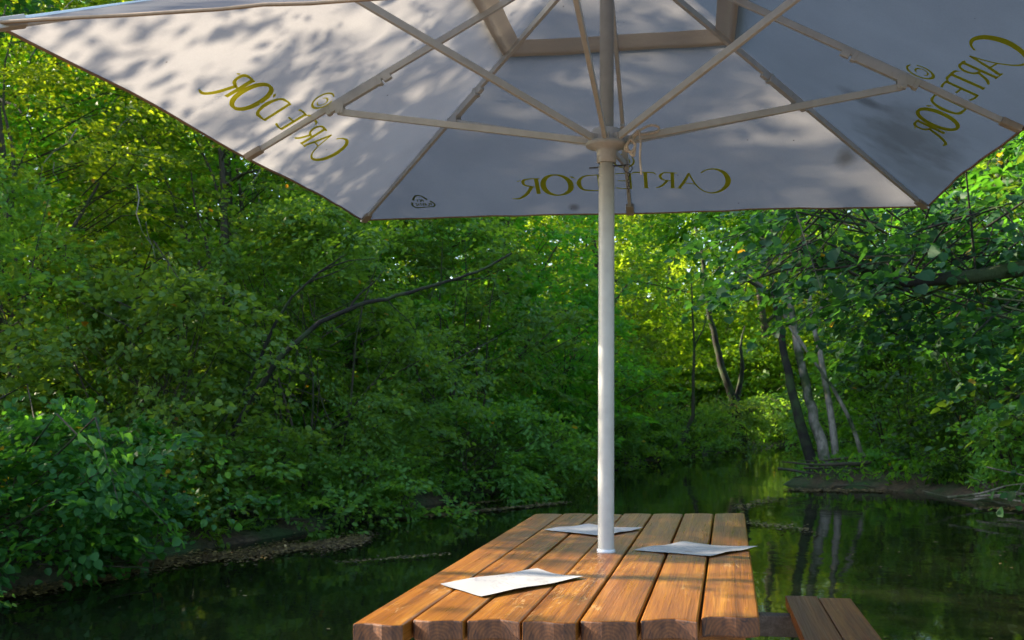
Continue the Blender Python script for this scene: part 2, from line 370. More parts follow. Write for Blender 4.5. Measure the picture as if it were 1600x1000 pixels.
def wobble(a, b, n, amt, rs, sag=0.0):
    a = np.array(a, float); b = np.array(b, float); L = np.linalg.norm(b-a); o = []
    ph = rs.uniform(0, 6.28, 4); 
    for i in range(n+1):
        k = i/n; p = a+(b-a)*k; e = math.sin(math.pi*k)
        p = p+np.array([math.sin(ph[0]+k*5)*amt*L*e, math.sin(ph[1]+k*6)*amt*L*e, math.sin(ph[2]+k*4)*amt*L*e*0.6+sag*L*e]); o.append(p)
    return o

def plant(name, x, y, H, Rx, Ry, z_lo, nsp, nleaf, leaf, mat, bark_m, label, cat, group=None, seed=0, L=(0.7, 1.3), lean=(0, 0), r0=0.12,
          stems=1, simple_=False, twigs=40, ratio=0.62, droop=0.25, hollow=0.45, taper=0.55, squash=None, zbase=None, limbs=7, jit=0.55):
    """one tree or bush: an Empty with a trunk (and its limbs) and a crown of leafy sprays"""
    rs = np.random.RandomState(seed)
    gz = float(ground_z(np.array([x]), np.array([y]))[0]) if zbase is None else zbase
    root = empty(name, (x, y, gz)); tag(root, label, cat, group)
    # crown volume: vertical profile
    h = rs.uniform(0, 1, nsp*2); ang = rs.uniform(0, 2*math.pi, nsp*2)
    prof = np.sin(math.pi*np.clip(h*0.85+0.12, 0, 1))**taper
    lump = 1+0.28*np.sin(ang*3+h*7+rs.uniform(0, 6))+0.18*np.sin(ang*5-h*11+rs.uniform(0, 6))
    rr = rs.uniform(hollow, 1, nsp*2)**0.6*prof*lump
    gap = np.sin(ang*4+h*9+seed)*np.sin(h*14+ang*2)   # leaves gaps where sky or the wood behind shows
    keep = np.argsort(-(gap+rs.uniform(0, 1.6, nsp*2)))[:nsp]; h, ang, rr = h[keep], ang[keep], rr[keep]
    z = z_lo+(H-z_lo)*h
    cx = lean[0]*(z/H)**1.2; cyy = lean[1]*(z/H)**1.2
    O = np.stack([cx+np.cos(ang)*rr*Rx, cyy+np.sin(ang)*rr*Ry, z], -1)
    D = np.stack([np.cos(ang+rs.normal(0, 0.6, nsp)), np.sin(ang+rs.normal(0, 0.6, nsp)), rs.normal(0.12, 0.30, nsp)+(h-0.5)*0.5], -1)
    Ls = rs.uniform(*L, nsp)
    if cat == 'bush':
        vr = rs.rand(nsp) < 0.45; D[vr] = rs.normal(0, 1, (int(vr.sum()), 3))*np.array([0.7, 0.7, 0.9]); Ls = Ls*rs.uniform(0.6, 1.35, nsp)
    O2 = O-unit(D)*Ls[:, None]*0.5
    O2[:, 2] = np.maximum(O2[:, 2], 0.12-gz)
    P, ld, ln_, sz = sprays(rs, O2, D, Ls, nleaf, leaf, jit, droop)
    P[:, 2] = np.maximum(P[:, 2], 0.05-gz)
    V, F = leaf_geo(P, ld, ln_, sz, ratio, simple_=simple_)
    cr = np_mesh('crown', V, F, mat, root)
    tb = MB()
    for s_ in range(stems):
        a0 = rs.uniform(0, 6.28); off = 0 if stems == 1 else rs.uniform(0.1, 0.35)
        top = (lean[0]+(0 if stems == 1 else math.cos(a0)*Rx*0.5), lean[1]+(0 if stems == 1 else math.sin(a0)*Ry*0.5), H*0.86)
        pts = wobble((math.cos(a0)*off, math.sin(a0)*off, -0.3), top, 8, 0.03, rs)
        r = [r0*(1.35 if i == 0 else 1.08)*(1-0.85*(i/8)) if i < 2 else r0*(1-0.88*i/8) for i in range(9)]
        tb.tube(pts, r, 8)
        for q in range(limbs):
            i = rs.randint(2, 8); p0 = pts[i]; tgt = O[rs.randint(nsp)]
            tgt = p0+(tgt-p0)*min(1.0, 3.8/max(0.1, np.linalg.norm(tgt-p0)))
            tb.tube(wobble(p0, tgt, 5, 0.06, rs, 0.04), [r[i]*0.6*(1-0.8*k/5) for k in range(6)], 6, cap=False)
    for q in range(min(twigs, nsp)):
        o_ = O2[q]; e_ = o_+unit(D[q:q+1])[0]*Ls[q]*0.95; e_[2] -= droop*Ls[q]*0.9
        k0 = np.array([lean[0]*(o_[2]/H), lean[1]*(o_[2]/H), max(0.05, o_[2]-0.5*np.hypot(o_[0], o_[1]))])
        b_ = o_+(k0-o_)*min(1, 1.1/max(0.1, np.linalg.norm(k0-o_)))
        tb.tube([b_, o_, e_], [0.014, 0.010, 0.003], 3, cap=False)
    if name == 'broadleaf_tree' and not simple_:      # long bare dead twigs hanging out of the crown
        for q in range(16):
            i = rs.randint(nsp); p0 = O[i].copy(); p0[1] -= 0.4; a = rs.uniform(0, 6.28)
            p1 = p0+np.array([math.cos(a)*0.5, -0.3, -rs.uniform(0.6, 1.7)])
            tb.tube(wobble(p0, p1, 5, 0.07, rs), [0.011, 0.010, 0.008, 0.006, 0.004, 0.002], 4, cap=False, m=1)
            pm_ = (p0+p1)/2; tb.tube(wobble(pm_, pm_+np.array([rs.normal(0, 0.3), -0.1, -0.4]), 3, 0.1, rs), [0.006, 0.005, 0.003, 0.002], 3, cap=False, m=1)
    tb.build('trunk', [bark_m, BARK_PALE], root, smooth=True)
    return root

def copy_tree(o, parent=None):
    c = o.copy(); C.objects.link(c)
    if parent is not None: c.parent = parent
    for ch in o.children: copy_tree(ch, c)
    return c
def place(src, x, y, rz, s, label=None, group=None):
    c = copy_tree(src); gz = float(ground_z(np.array([x]), np.array([y]))[0])
    c.location = (x, y, gz); c.rotation_euler = (0, 0, rz); c.scale = (s, s, s*random.uniform(0.95, 1.1))
    if label: c['label'] = label
    if group: c['group'] = group
    return c
random.seed(4)
exec_parts = []

# --- left bank, near: broad leaved bush drooping over the water
plant('bush', -5.15, 9.9, 1.5, 2.3, 1.5, 0.08, 200, 60, 0.085, LEAF_SHRUB, BARK, 'broad leaved bush drooping over the dark water at the bottom left', 'bush', None, 11, (0.6, 1.1), stems=5, r0=0.03, hollow=0.3, ratio=0.85, jit=0.3)
plant('bush', -4.9, 12.8, 3.3, 2.1, 1.6, 0.05, 260, 60, 0.085, LEAF_BUSH, BARK, 'green bush beside the brown mud ledge on the left bank', 'bush', None, 12, (0.6, 1.1), stems=5, r0=0.03, hollow=0.3, ratio=0.8)
plant('bush', -7.4, 13.0, 4.8, 2.4, 1.8, 0.2, 320, 60, 0.08, LEAF_BUSH, BARK, 'taller bush standing behind the drooping broad leaved bush', 'bush', None, 13, (0.6, 1.1), stems=5, r0=0.035, hollow=0.3)
plant('bush', -3.2, 15.9, 4.7, 2.4, 1.9, 0.05, 380, 64, 0.085, LEAF_BUSH, BARK, 'rounded green bush overhanging the stream just left of the table', 'bush', None, 14, (0.7, 1.2), stems=5, r0=0.03, hollow=0.3)
plant('bush', -0.9, 18.9, 1.7, 2.3, 1.4, 0.03, 200, 60, 0.09, LEAF_BUSH, BARK, 'low green bush trailing into the stream behind the table corner', 'bush', None, 15, (0.7, 1.2), stems=5, r0=0.02, hollow=0.2, taper=0.4)
plant('bush', -1.3, 21.3, 5.6, 2.4, 2.0, 0.05, 320, 60, 0.10, LEAF_BUSH, BARK, 'tall leafy bush on the left bank behind the low trailing bush', 'bush', None, 16, (0.8, 1.3), stems=5, r0=0.035, hollow=0.3)
plant('bush', 1.0, 26.0, 5.0, 2.4, 1.8, 0.05, 230, 44, 0.13, LEAF_MID, BARK, 'leafy bush on the left bank seen just left of the umbrella pole', 'bush', None, 17, (0.8, 1.3), stems=5, r0=0.03, hollow=0.3)
plant('bush', 3.2, 30.6, 2.8, 2.2, 1.8, 0.1, 140, 44, 0.14, LEAF_MID, BARK, 'bush at the bend of the stream seen just right of the umbrella pole', 'bush', None, 18, (0.8, 1.3), stems=4, r0=0.03, hollow=0.3, simple_=True)
lowb = plant('bush', -3.9, 13.4, 1.25, 1.5, 1.1, 0.03, 90, 54, 0.085, LEAF_BUSH, BARK, 'low bush hanging over the water along the left bank', 'bush', 'low bushes hanging over the water along the left bank', 19, (0.6, 1.1), stems=4, r0=0.02, hollow=0.2, taper=0.4)
print('bushes')
# --- left bank trees
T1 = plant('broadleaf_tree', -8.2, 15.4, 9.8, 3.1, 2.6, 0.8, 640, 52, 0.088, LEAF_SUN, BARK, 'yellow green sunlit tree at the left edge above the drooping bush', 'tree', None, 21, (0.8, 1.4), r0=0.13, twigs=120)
plant('broadleaf_tree', -5.6, 18.4, 10.5, 2.8, 2.4, 0.8, 580, 52, 0.095, LEAF_MID, BARK, 'green tree on the left bank below the left corner of the umbrella', 'tree', None, 22, (0.8, 1.4), r0=0.13, twigs=120)
plant('broadleaf_tree', -3.6, 22.4, 11.5, 2.9, 2.6, 0.8, 580, 50, 0.105, LEAF_MID, BARK, 'dense green tree on the left bank midway between umbrella corner and pole', 'tree', None, 23, (0.8, 1.4), r0=0.13, twigs=120)
T2 = plant('broadleaf_tree', -6.6, 22.0, 13.0, 3.6, 3.0, 0.8, 650, 42, 0.14, LEAF_SUN, BARK, 'tall yellow green tree rising behind the bushes of the left bank', 'tree', None, 24, (0.9, 1.6), r0=0.18, twigs=80, simple_=True)
T3 = plant('broadleaf_tree', 0.0, 27.2, 12.5, 3.2, 2.8, 0.8, 480, 42, 0.15, LEAF_MID, BARK, 'dense tree on the left bank seen directly left of the umbrella pole', 'tree', None, 25, (0.9, 1.6), r0=0.16, twigs=80, simple_=True)
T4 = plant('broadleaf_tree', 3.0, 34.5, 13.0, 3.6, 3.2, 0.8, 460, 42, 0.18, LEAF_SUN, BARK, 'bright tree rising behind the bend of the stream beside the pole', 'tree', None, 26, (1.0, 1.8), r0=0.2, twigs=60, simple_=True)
print('trees')
# --- far wood: copies standing close together
FAR_L = 'tall broadleaf tree in the closed green wood behind the left bank'
FAR_R = 'tall broadleaf tree in the closed green wood behind the right bank'
FAR_E = 'tall sunlit broadleaf tree closing the view at the far end of the stream'
T5 = plant('broadleaf_tree', -12.5, 20.0, 13.5, 3.8, 3.4, 0.6, 640, 40, 0.17, LEAF_MID, BARK, FAR_L, 'tree', 'trees of the wood behind the left bank', 27, (1.0, 1.8), r0=0.22, twigs=60, simple_=True)
T6 = plant('broadleaf_tree', 11.5, 45.5, 15, 4.8, 4.0, 0.8, 500, 40, 0.22, LEAF_SUN, BARK, FAR_E, 'tree', 'trees closing the far end of the stream', 28, (1.2, 2.2), r0=0.24, twigs=60, simple_=True)
gl = 'trees of the wood behind the left bank'; gr = 'trees of the wood behind the right bank'; ge = 'trees closing the far end of the stream'
for i, (x, y, s) in enumerate([(-10.2, 19.0, 0.8), (-10.2, 24.5, 0.95), (-6.8, 26.0, 0.95), (-4.2, 27.5, 0.95), (-8.5, 31, 1.15), (-14.5, 29, 1.15), (-1.8, 33, 1.0), (-6, 38, 1.0), (-13, 39, 1.1), (-19, 36, 1.3), (-20, 47, 1.2), (-10, 51, 0.95), (0.5, 56, 0.9), (-29, 44, 1.3), (-6, 58, 0.9), (-13, 60, 1.2), (-1, 68, 1.3), (-20, 58, 1.4), (-27, 56, 1.4), (-8, 74, 1.5), (-34, 50, 1.4), (4, 74, 1.5), (-22, 26, 1.2)]):
    place(T5 if i % 3 else T2, x, y, i*1.7, s*(1 if i % 3 else 1.15), FAR_L, gl)
for i, (x, y, s) in enumerate([(16.5, 50, 1.1), (8, 52, 1.15), (22, 53, 1.2), (14, 60, 1.3), (3.5, 58, 1.3), (27, 60, 1.3), (21, 66, 1.4), (9, 70, 1.5), (3.5, 46, 0.85), (16, 76, 1.6), (26, 74, 1.6), (34, 66, 1.5)]):
    place(T6 if i % 2 else T4, x, y, i*2.1, s*(1 if i % 2 else 1.2), FAR_E, ge)
# --- right bank
T7 = plant('broadleaf_tree', 11.4, 22.5, 12.0, 3.6, 3.2, 0.4, 500, 42, 0.14, LEAF_SHADE, BARK_DARK, 'dark tree of the right bank standing behind the pale leaning trunks', 'tree', None, 31, (0.9, 1.6), r0=0.18, twigs=80, simple_=True)
T8 = plant('broadleaf_tree', 10.6, 15.8, 9.5, 2.9, 2.8, 0.4, 460, 42, 0.12, LEAF_SHADE, BARK_DARK, 'dark shaded tree on the right bank at the right edge of the view', 'tree', None, 32, (0.8, 1.4), r0=0.16, twigs=100)
plant('bush', 8.9, 18.3, 2.6, 1.9, 1.4, 0.1, 150, 44, 0.10, LEAF_SHADE, BARK_DARK, 'dark low bush hanging over the water right of the pale trunks', 'bush', None, 33, (0.6, 1.1), stems=5, r0=0.03, hollow=0.3)
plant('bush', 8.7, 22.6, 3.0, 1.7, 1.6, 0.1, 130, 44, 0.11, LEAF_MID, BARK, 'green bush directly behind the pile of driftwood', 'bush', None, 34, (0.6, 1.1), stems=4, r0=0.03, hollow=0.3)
plant('bush', 9.4, 14.4, 2.2, 1.3, 1.3, 0.05, 110, 44, 0.095, LEAF_SHADE, BARK_DARK, 'dark bush at the right edge of the view beside the fallen branches', 'bush', None, 35, (0.6, 1.0), stems=4, r0=0.03, hollow=0.3)
plant('bush', 10.6, 29.6, 3.2, 2.0, 1.9, 0.1, 140, 42, 0.14, LEAF_MID, BARK, 'sunny bush on the right bank where the stream narrows', 'bush', None, 36, (0.8, 1.3), stems=4, r0=0.03, hollow=0.3, simple_=True)
for i, (x, y, s) in enumerate([(15.5, 20, 1.0), (14.5, 27, 1.05), (18, 33, 1.2), (20, 25, 1.2), (24, 34, 1.3), (15, 14, 0.95), (27, 27, 1.4), (32, 38, 1.5), (21, 18, 1.2), (12.6, 31.5, 0.85)]):
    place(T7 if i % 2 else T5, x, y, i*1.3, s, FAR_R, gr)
print('far')

for i, (x, y, s) in enumerate([(-2.3, 15.0, 0.9), (0.6, 21.6, 1.0), (1.1, 23.4, 0.9), (2.4, 26.2, 1.1), (4.0, 29.2, 1.0), (5.8, 32.8, 1.2), (8.0, 36.3, 1.3), (10.6, 39.8, 1.4), (-6.0, 8.6, 0.9)]):
    place(lowb, x, y, i*2.3, s)
for i, (x, y, s) in enumerate([(12.6, 33.8, 1.3), (10.2, 29.9, 1.2), (8.3, 25.8, 1.1), (8.7, 16.6, 1.0), (15, 37.6, 1.5)]):
    place(lowb, x, y, i*2.3, s, 'low bush hanging over the water along the right bank', 'low bushes along the right bank')
# understory bushes closing the wood between the trunks
B1 = plant('bush', -9.5, 19.0, 3.6, 2.6, 2.3, 0.1, 170, 40, 0.14, LEAF_MID, BARK, 'understory bush between the trunks of the left wood', 'bush', 'understory bushes of the left wood', 71, (0.8, 1.4), stems=4, r0=0.03, hollow=0.3, simple_=True)
B2 = plant('bush', 11.0, 45.0, 4.2, 3.2, 2.6, 0.1, 190, 40, 0.20, LEAF_SUN, BARK, 'bright bush closing the far end of the stream between the trunks', 'bush', 'bushes at the far end of the stream', 72, (1.0, 1.8), stems=4, r0=0.04, hollow=0.3, simple_=True)
for i, (x, y, s) in enumerate([(-13, 17, 1.1), (-6.5, 19, 1.0), (-3.6, 24, 1.0), (-9, 26, 1.2), (-13, 25, 1.2), (-1.5, 29.5, 1.1), (1.2, 31.5, 1.1), (-5, 33, 1.3), (-11, 33, 1.4), (1.8, 38, 1.1), (-3, 44, 1.2), (-9, 43, 1.6), (-16, 42, 1.7), (-17, 31, 1.4), (-20, 52, 2), (-7, 55, 2)]):
    place(B1, x, y, i*1.9, s, None, None)
for i, (x, y, s) in enumerate([(2.4, 42, 0.9), (5.6, 48, 1.1), (13.5, 46.5, 1.0), (17, 48, 1.0), (21, 50, 1.1), (10, 50, 1.3), (3, 50, 1.4), (26, 52, 1.3), (32, 54, 1.4), (16, 56, 1.5), (24, 60, 1.6), (6, 62, 1.8), (18, 70, 2.2), (30, 68, 2.2), (-2, 66, 2.2)]):
    place(B2, x, y, i*1.9, s, None, None)
for i, (x, y, s) in enumerate([(12, 19, 1.0), (13, 26, 1.1), (14.5, 31, 1.1), (17, 35.5, 1.1), (21, 38, 1.2), (16, 23, 1.3), (19, 29, 1.4), (26, 37, 1.4), (13, 13.5, 1.0), (17, 17, 1.3), (23, 31, 1.6), (31, 40, 1.6), (11.8, 16.6, 0.8)]):
    place(B1, x, y, i*1.9, s, 'understory bush between the trunks of the right wood', 'understory bushes of the right wood')
# --- trunks one can tell apart
def bare_trunk(name, label, pts, r, mat, limbs=(), crown=None, seed=0, cat='tree', crown_mat=None):
    rs = np.random.RandomState(seed); base = np.array(pts[0], float); root = empty(name, tuple(base)); tag(root, label, cat)
    P = [np.array(p, float)-base for p in pts]; Q = []
    for i in range(len(P)-1):
        for k in np.linspace(0, 1, 5)[:-1]: Q.append(P[i]+(P[i+1]-P[i])*k+rs.normal(0, r*0.12, 3))
    Q.append(P[-1]); n = len(Q)
    tb = MB(); tb.tube(Q, [r*(1.35 if i == 0 else 1)*(1-0.72*i/(n-1)) for i in range(n)], 10)
    for (k, tx, ty, tz, lr) in limbs:
        p0 = Q[int(k*(n-1))]; tb.tube(wobble(p0, p0+np.array([tx, ty, tz]), 7, 0.05, rs, 0.05), [lr*(1-0.8*j/7) for j in range(8)], 6, cap=False)
    tb.build('trunk', mat, root, smooth=True)
    if crown:
        (c, rad, nsp, nleaf, leaf) = crown
        c = np.array(c, float)-base; d = unit(rs.normal(0, 1, (nsp, 3))); O = c+d*np.array(rad)*rs.uniform(0.3, 1, (nsp, 1))**0.5
        D = d*np.array([1, 1, 0.3])+rs.normal(0, 0.3, d.shape); Ls = rs.uniform(0.6, 1.2, nsp)
        V, F = leaf_geo(*sprays(rs, O, D, Ls, nleaf, leaf), simple_=leaf > 0.13)
        np_mesh('crown', V, F, crown_mat or LEAF_MID, root)
    return root
bare_trunk('leaning_tree', 'thick pale tree trunk leaning left out of the driftwood pile', [(6.7, 21.1, 0.1), (6.6, 21.2, 0.54), (6.46, 21.52, 1.52), (6.35, 21.85, 2.65), (6.3, 22.18, 3.82), (6.15, 22.5, 5.03), (5.8, 22.8, 7.5)], 0.14, BARK_PALE, [(0.6, -1.2, 0.5, 1.6, 0.06), (0.75, 1.0, 0.4, 1.5, 0.05)], ((5.3, 22.8, 7.0), (2.2, 2.0, 1.7), 130, 40, 0.12), 41)
bare_trunk('leaning_tree', 'dark tree trunk leaning left at the water edge beside pale trunks', [(6.33, 20.85, -0.05), (6.16, 21.17, 0.98), (6.01, 21.45, 2.08), (5.92, 21.72, 3.21), (5.8, 22.0, 4.67), (5.5, 22.4, 6.6)], 0.13, BARK_DARK, [(0.7, -1.3, 0.2, 1.1, 0.05)], ((5.0, 22.5, 6.6), (1.8, 1.8, 1.5), 90, 40, 0.12), 42)
bare_trunk('leaning_tree', 'slim upright pale trunk just right of the thick pale one', [(6.87, 21.2, 0.2), (6.84, 21.4, 1.52), (6.74, 21.6, 2.63), (6.62, 21.8, 3.77), (6.6, 22.0, 4.95), (6.4, 22, 7.4)], 0.085, BARK_PALE, [(0.55, 0.9, 0.2, 1.2, 0.04)], ((6.4, 22, 7.4), (1.7, 1.7, 1.4), 90, 40, 0.12), 43)
bare_trunk('fallen_tree', 'thin pale bare trunk slanting across the other pale trunks', [(7.45, 21.0, 0.25), (7.31, 21.0, 0.64), (7.11, 21.0, 1.31), (6.73, 21.0, 2.06), (6.27, 21.0, 2.72), (5.89, 21.0, 3.3)], 0.062, BARK_PALE, [(0.8, -0.3, 0.0, 0.7, 0.02)], None, 44)
bare_trunk('forked_tree', 'dark forked tree standing in the bright gap at the far end of the stream', [(8.54, 37.2, 0.1), (8.39, 37.4, 1.43), (7.95, 37.6, 3.13), (7.61, 37.8, 4.86), (7.4, 38, 7.37), (7.2, 38.3, 9)], 0.19, BARK_DARK, [(0.2, 0.55, 0.3, 3.2, 0.12), (0.7, 1.2, 0.4, 1.6, 0.08)], ((7.2, 38.5, 9.2), (2.6, 2.2, 2.0), 110, 38, 0.17), 45)
bare_trunk('curved_tree', 'thin curved trunk bowing over the bend of the stream right of the pole', [(4.46, 30.0, -0.12), (5.06, 30.04, 0.54), (5.44, 30.08, 1.31), (5.5, 30.12, 2.47), (5.56, 30.16, 3.64), (5.53, 30.2, 5.42)], 0.085, BARK, [(0.75, 0.5, 0, 1.2, 0.03)], ((5.4, 30.3, 6.0), (1.6, 1.6, 1.2), 60, 38, 0.15), 46)
# slanting dark boughs over the left bank
bare_trunk('leaning_tree', 'tree with a long dark bough slanting up to the right over the left bank', [(-4.6, 13.9, 0.2), (-4.1, 13.6, 0.9), (-3.66, 13.6, 1.69), (-3.2, 13.69, 2.45), (-2.68, 13.77, 2.90), (-2.16, 13.86, 3.13), (-1.63, 13.94, 3.27), (-0.91, 14.03, 3.48), (-0.36, 14.11, 3.68), (0.01, 14.2, 3.9)], 0.050, BARK_DARK,
           [(0.55, 0.5, 0.1, 0.6, 0.018), (0.75, 0.9, 0.1, 0.1, 0.014), (0.65, 0.4, 0.2, -0.5, 0.012)], ((-1.2, 14.8, 4.6), (1.9, 0.6, 0.5), 26, 34, 0.09), 47)
bare_trunk('leaning_tree', 'dark branching tree left of the long slanting bough', [(-4.6, 14.5, 0.3), (-3.89, 14.3, 1.88), (-3.42, 14.23, 2.93), (-3.17, 14.15, 3.29), (-2.75, 14.08, 3.65), (-2.37, 14.0, 3.88)], 0.032, BARK_DARK,
           [(0.6, 0.9, 0, 0.5, 0.018), (0.8, 0.9, 0, 0.2, 0.014)], None, 48)
for i, (x, y, s) in enumerate([(9.3, 11.2, 1.2), (8.2, 9.4, 1.1), (8.9, 5.5, 1.1), (12.5, 7.5, 1.2), (9.5, 0.5, 1.1)]):  # trees beyond the frame, added to darken the right side
    place(T8, x, y, i*1.3+2, s, 'unseen shade tree added on the near right bank beside the round leaved tree', 'added shade trees on the near right bank')
# --- near alder on the right with a limb reaching into view
rs = np.random.RandomState(5)
ald = empty('alder_tree', (6.4, 7.6, 0.4)); tag(ald, 'round leaved tree reaching in from the right with a dark level limb', 'tree')
b0 = np.array([6.4, 7.6, 0.4]); tb = MB()
tb.tube([(0, 0, -0.4), (-0.05, 0, 1.2), (0.0, 0.1, 2.6), (0.1, 0.1, 4.6), (0.3, 0.1, 7.0)], [0.26, 0.2, 0.18, 0.14, 0.05], 12)
limb = [np.array(p)-b0 for p in [(6.4, 7.65, 2.5), (5.2, 7.55, 2.72), (4.1, 7.45, 2.72), (3.5, 7.4, 2.62), (2.95, 7.35, 2.58), (2.3, 7.2, 2.75), (1.8, 7.1, 2.6)]]
tb.tube(limb, [0.11, 0.085, 0.065, 0.055, 0.042, 0.018, 0.006], 8)
Oc = []; Dc = []
for q in range(120):
    x_ = rs.uniform(1.75, 4.3); y_ = rs.uniform(6.0, 8.2); lo = 2.18+0.25*math.sin(x_*3)+(0.45 if x_ < 2.3 else 0); hi = 3.5 if x_ > 2.2 else 3.3
    z_ = rs.uniform(lo, hi)
    if x_ > 2.8 and abs(z_-2.66) < 0.3: y_ = max(y_, 7.7)
    Oc.append((x_, y_, z_)); Dc.append((-0.7+rs.normal(0, 0.6), rs.normal(-0.2, 0.6), rs.normal(-0.15, 0.2)))
for q in range(60):
    Oc.append((rs.uniform(4.2, 5.6), rs.uniform(7.2, 9.4), rs.uniform(0.9, 4.3))); Dc.append((-0.6+rs.normal(0, 0.6), rs.normal(-0.2, 0.6), rs.normal(-0.1, 0.25)))
for q in range(150):
    Oc.append((6.6+rs.normal(0, 1.0), 7.8+rs.normal(0, 1.0), rs.uniform(2.6, 7.5))); Dc.append(tuple(rs.normal(0, 1, 3)*np.array([1, 1, .3])))
for q in range(150):  # leaf sprays added overhead to shade the right side
    Oc.append((rs.uniform(2.6, 6.0), rs.uniform(6.4, 10.0), rs.uniform(4.3, 6.4))); Dc.append(tuple(rs.normal(0, 1, 3)*np.array([1, 1, .3])))
O = np.array(Oc)-b0; D = np.array(Dc); Ls = rs.uniform(0.45, 0.85, len(O))
P, ld, ln_, sz = sprays(rs, O, D, Ls, 38, 0.068, 0.5, 0.3, 0.35)
V, F = leaf_geo(P, ld, ln_, sz, 0.9, 0.12); np_mesh('crown', V, F, LEAF_NEAR, ald)
for q in range(120):
    e_ = O[q]+unit(D[q:q+1])[0]*Ls[q]*0.9; e_[2] -= 0.25*Ls[q]; j = limb[2+q % 5]; k_ = O[q]+(j-O[q])*min(1, 0.7/np.linalg.norm(j-O[q]))
    tb.tube([k_, O[q], e_], [0.009, 0.006, 0.002], 4, cap=False)
tb.build('trunk', BARK_DARK, ald, smooth=True)
# --- big tree outside the frame at left: dapples the umbrella, its lowest leaves show top left
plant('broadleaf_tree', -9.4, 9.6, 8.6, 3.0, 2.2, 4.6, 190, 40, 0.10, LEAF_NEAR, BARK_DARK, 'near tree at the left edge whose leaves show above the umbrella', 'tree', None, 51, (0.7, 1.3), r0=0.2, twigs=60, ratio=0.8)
sh = 'unseen broadleaf tree on the near left bank shading umbrella and table'; gsh = 'unseen trees shading the umbrella from the near left bank'  # unseen trees, crowns placed to shade canopy and table back
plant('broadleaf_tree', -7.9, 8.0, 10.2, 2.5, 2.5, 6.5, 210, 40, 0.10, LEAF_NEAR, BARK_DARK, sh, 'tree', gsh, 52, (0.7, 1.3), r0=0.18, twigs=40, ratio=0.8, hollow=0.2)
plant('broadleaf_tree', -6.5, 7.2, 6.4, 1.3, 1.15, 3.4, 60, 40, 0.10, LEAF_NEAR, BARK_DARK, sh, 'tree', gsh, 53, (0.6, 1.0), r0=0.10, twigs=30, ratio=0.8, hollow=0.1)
plant('broadleaf_tree', -8.4, 11.2, 12.0, 3.0, 2.6, 6.4, 230, 40, 0.10, LEAF_NEAR, BARK_DARK, 'tall tree added on the near left bank to shade the right side', 'tree', None, 55, (0.7, 1.3), r0=0.18, twigs=40, ratio=0.8)  # high crown added to block sun from the right side
for i, (x, y, s) in enumerate([(-11.2, 11.9, 0.72), (-14.5, 11.5, 0.8), (-17, 17, 1.1), (-16.5, 22.5, 1.2), (-20, 13, 1.0)]):  # trees beyond the frame, added to shade the left bank
    place(T1 if i % 2 else T5, x, y, i*1.7+1, s*(1 if i % 2 else 0.75), 'unseen shade tree added to the left wood beyond the drooping bush', 'added shade trees of the left wood beyond the drooping bush')
print('near')

bare_trunk('leaning_tree', 'unseen slim tree leaning from the left bank to dapple the umbrella', [(-7.2, 5.4, 0.4), (-6.8, 5.4, 2.6), (-5.9, 5.4, 4.4), (-4.4, 5.2, 5.0)], 0.07, BARK_DARK, [(0.8, 1.0, 0.2, 0.1, 0.015), (0.8, 1.0, -0.6, -0.1, 0.015)], ((-4.2, 4.7, 5.1), (1.2, 1.35, 0.4), 80, 22, 0.075), 54, crown_mat=LEAF_NEAR)  # out of view, crown placed to cast leaf shadows on the canopy
# ------------------------------------------------------------------ deck
dk = empty('deck', (0, 0, 0.40)); tag(dk, kind='structure'); dk['kind'] = 'structure'
db = MB()
for i in range(44):
    db.box((0.45, -3.0+i*0.182, -0.014), (5.4, 0.172, 0.028))
db.build('deck_planks', WOOD_D, dk, bevel=0.003)
dj = MB()
for x in (-2.1, -0.9, 0.45, 1.8, 3.0): dj.box((x, 0.95, -0.088), (0.06, 7.9, 0.11))
for x in (-2.0, 0.45, 2.9):
    for y in (-2.8, 0.0, 2.6, 4.8): dj.box((x+0.08, y, -0.62), (0.10, 0.10, 1.1))
dj.build('deck_joists', WOOD_D, dk)

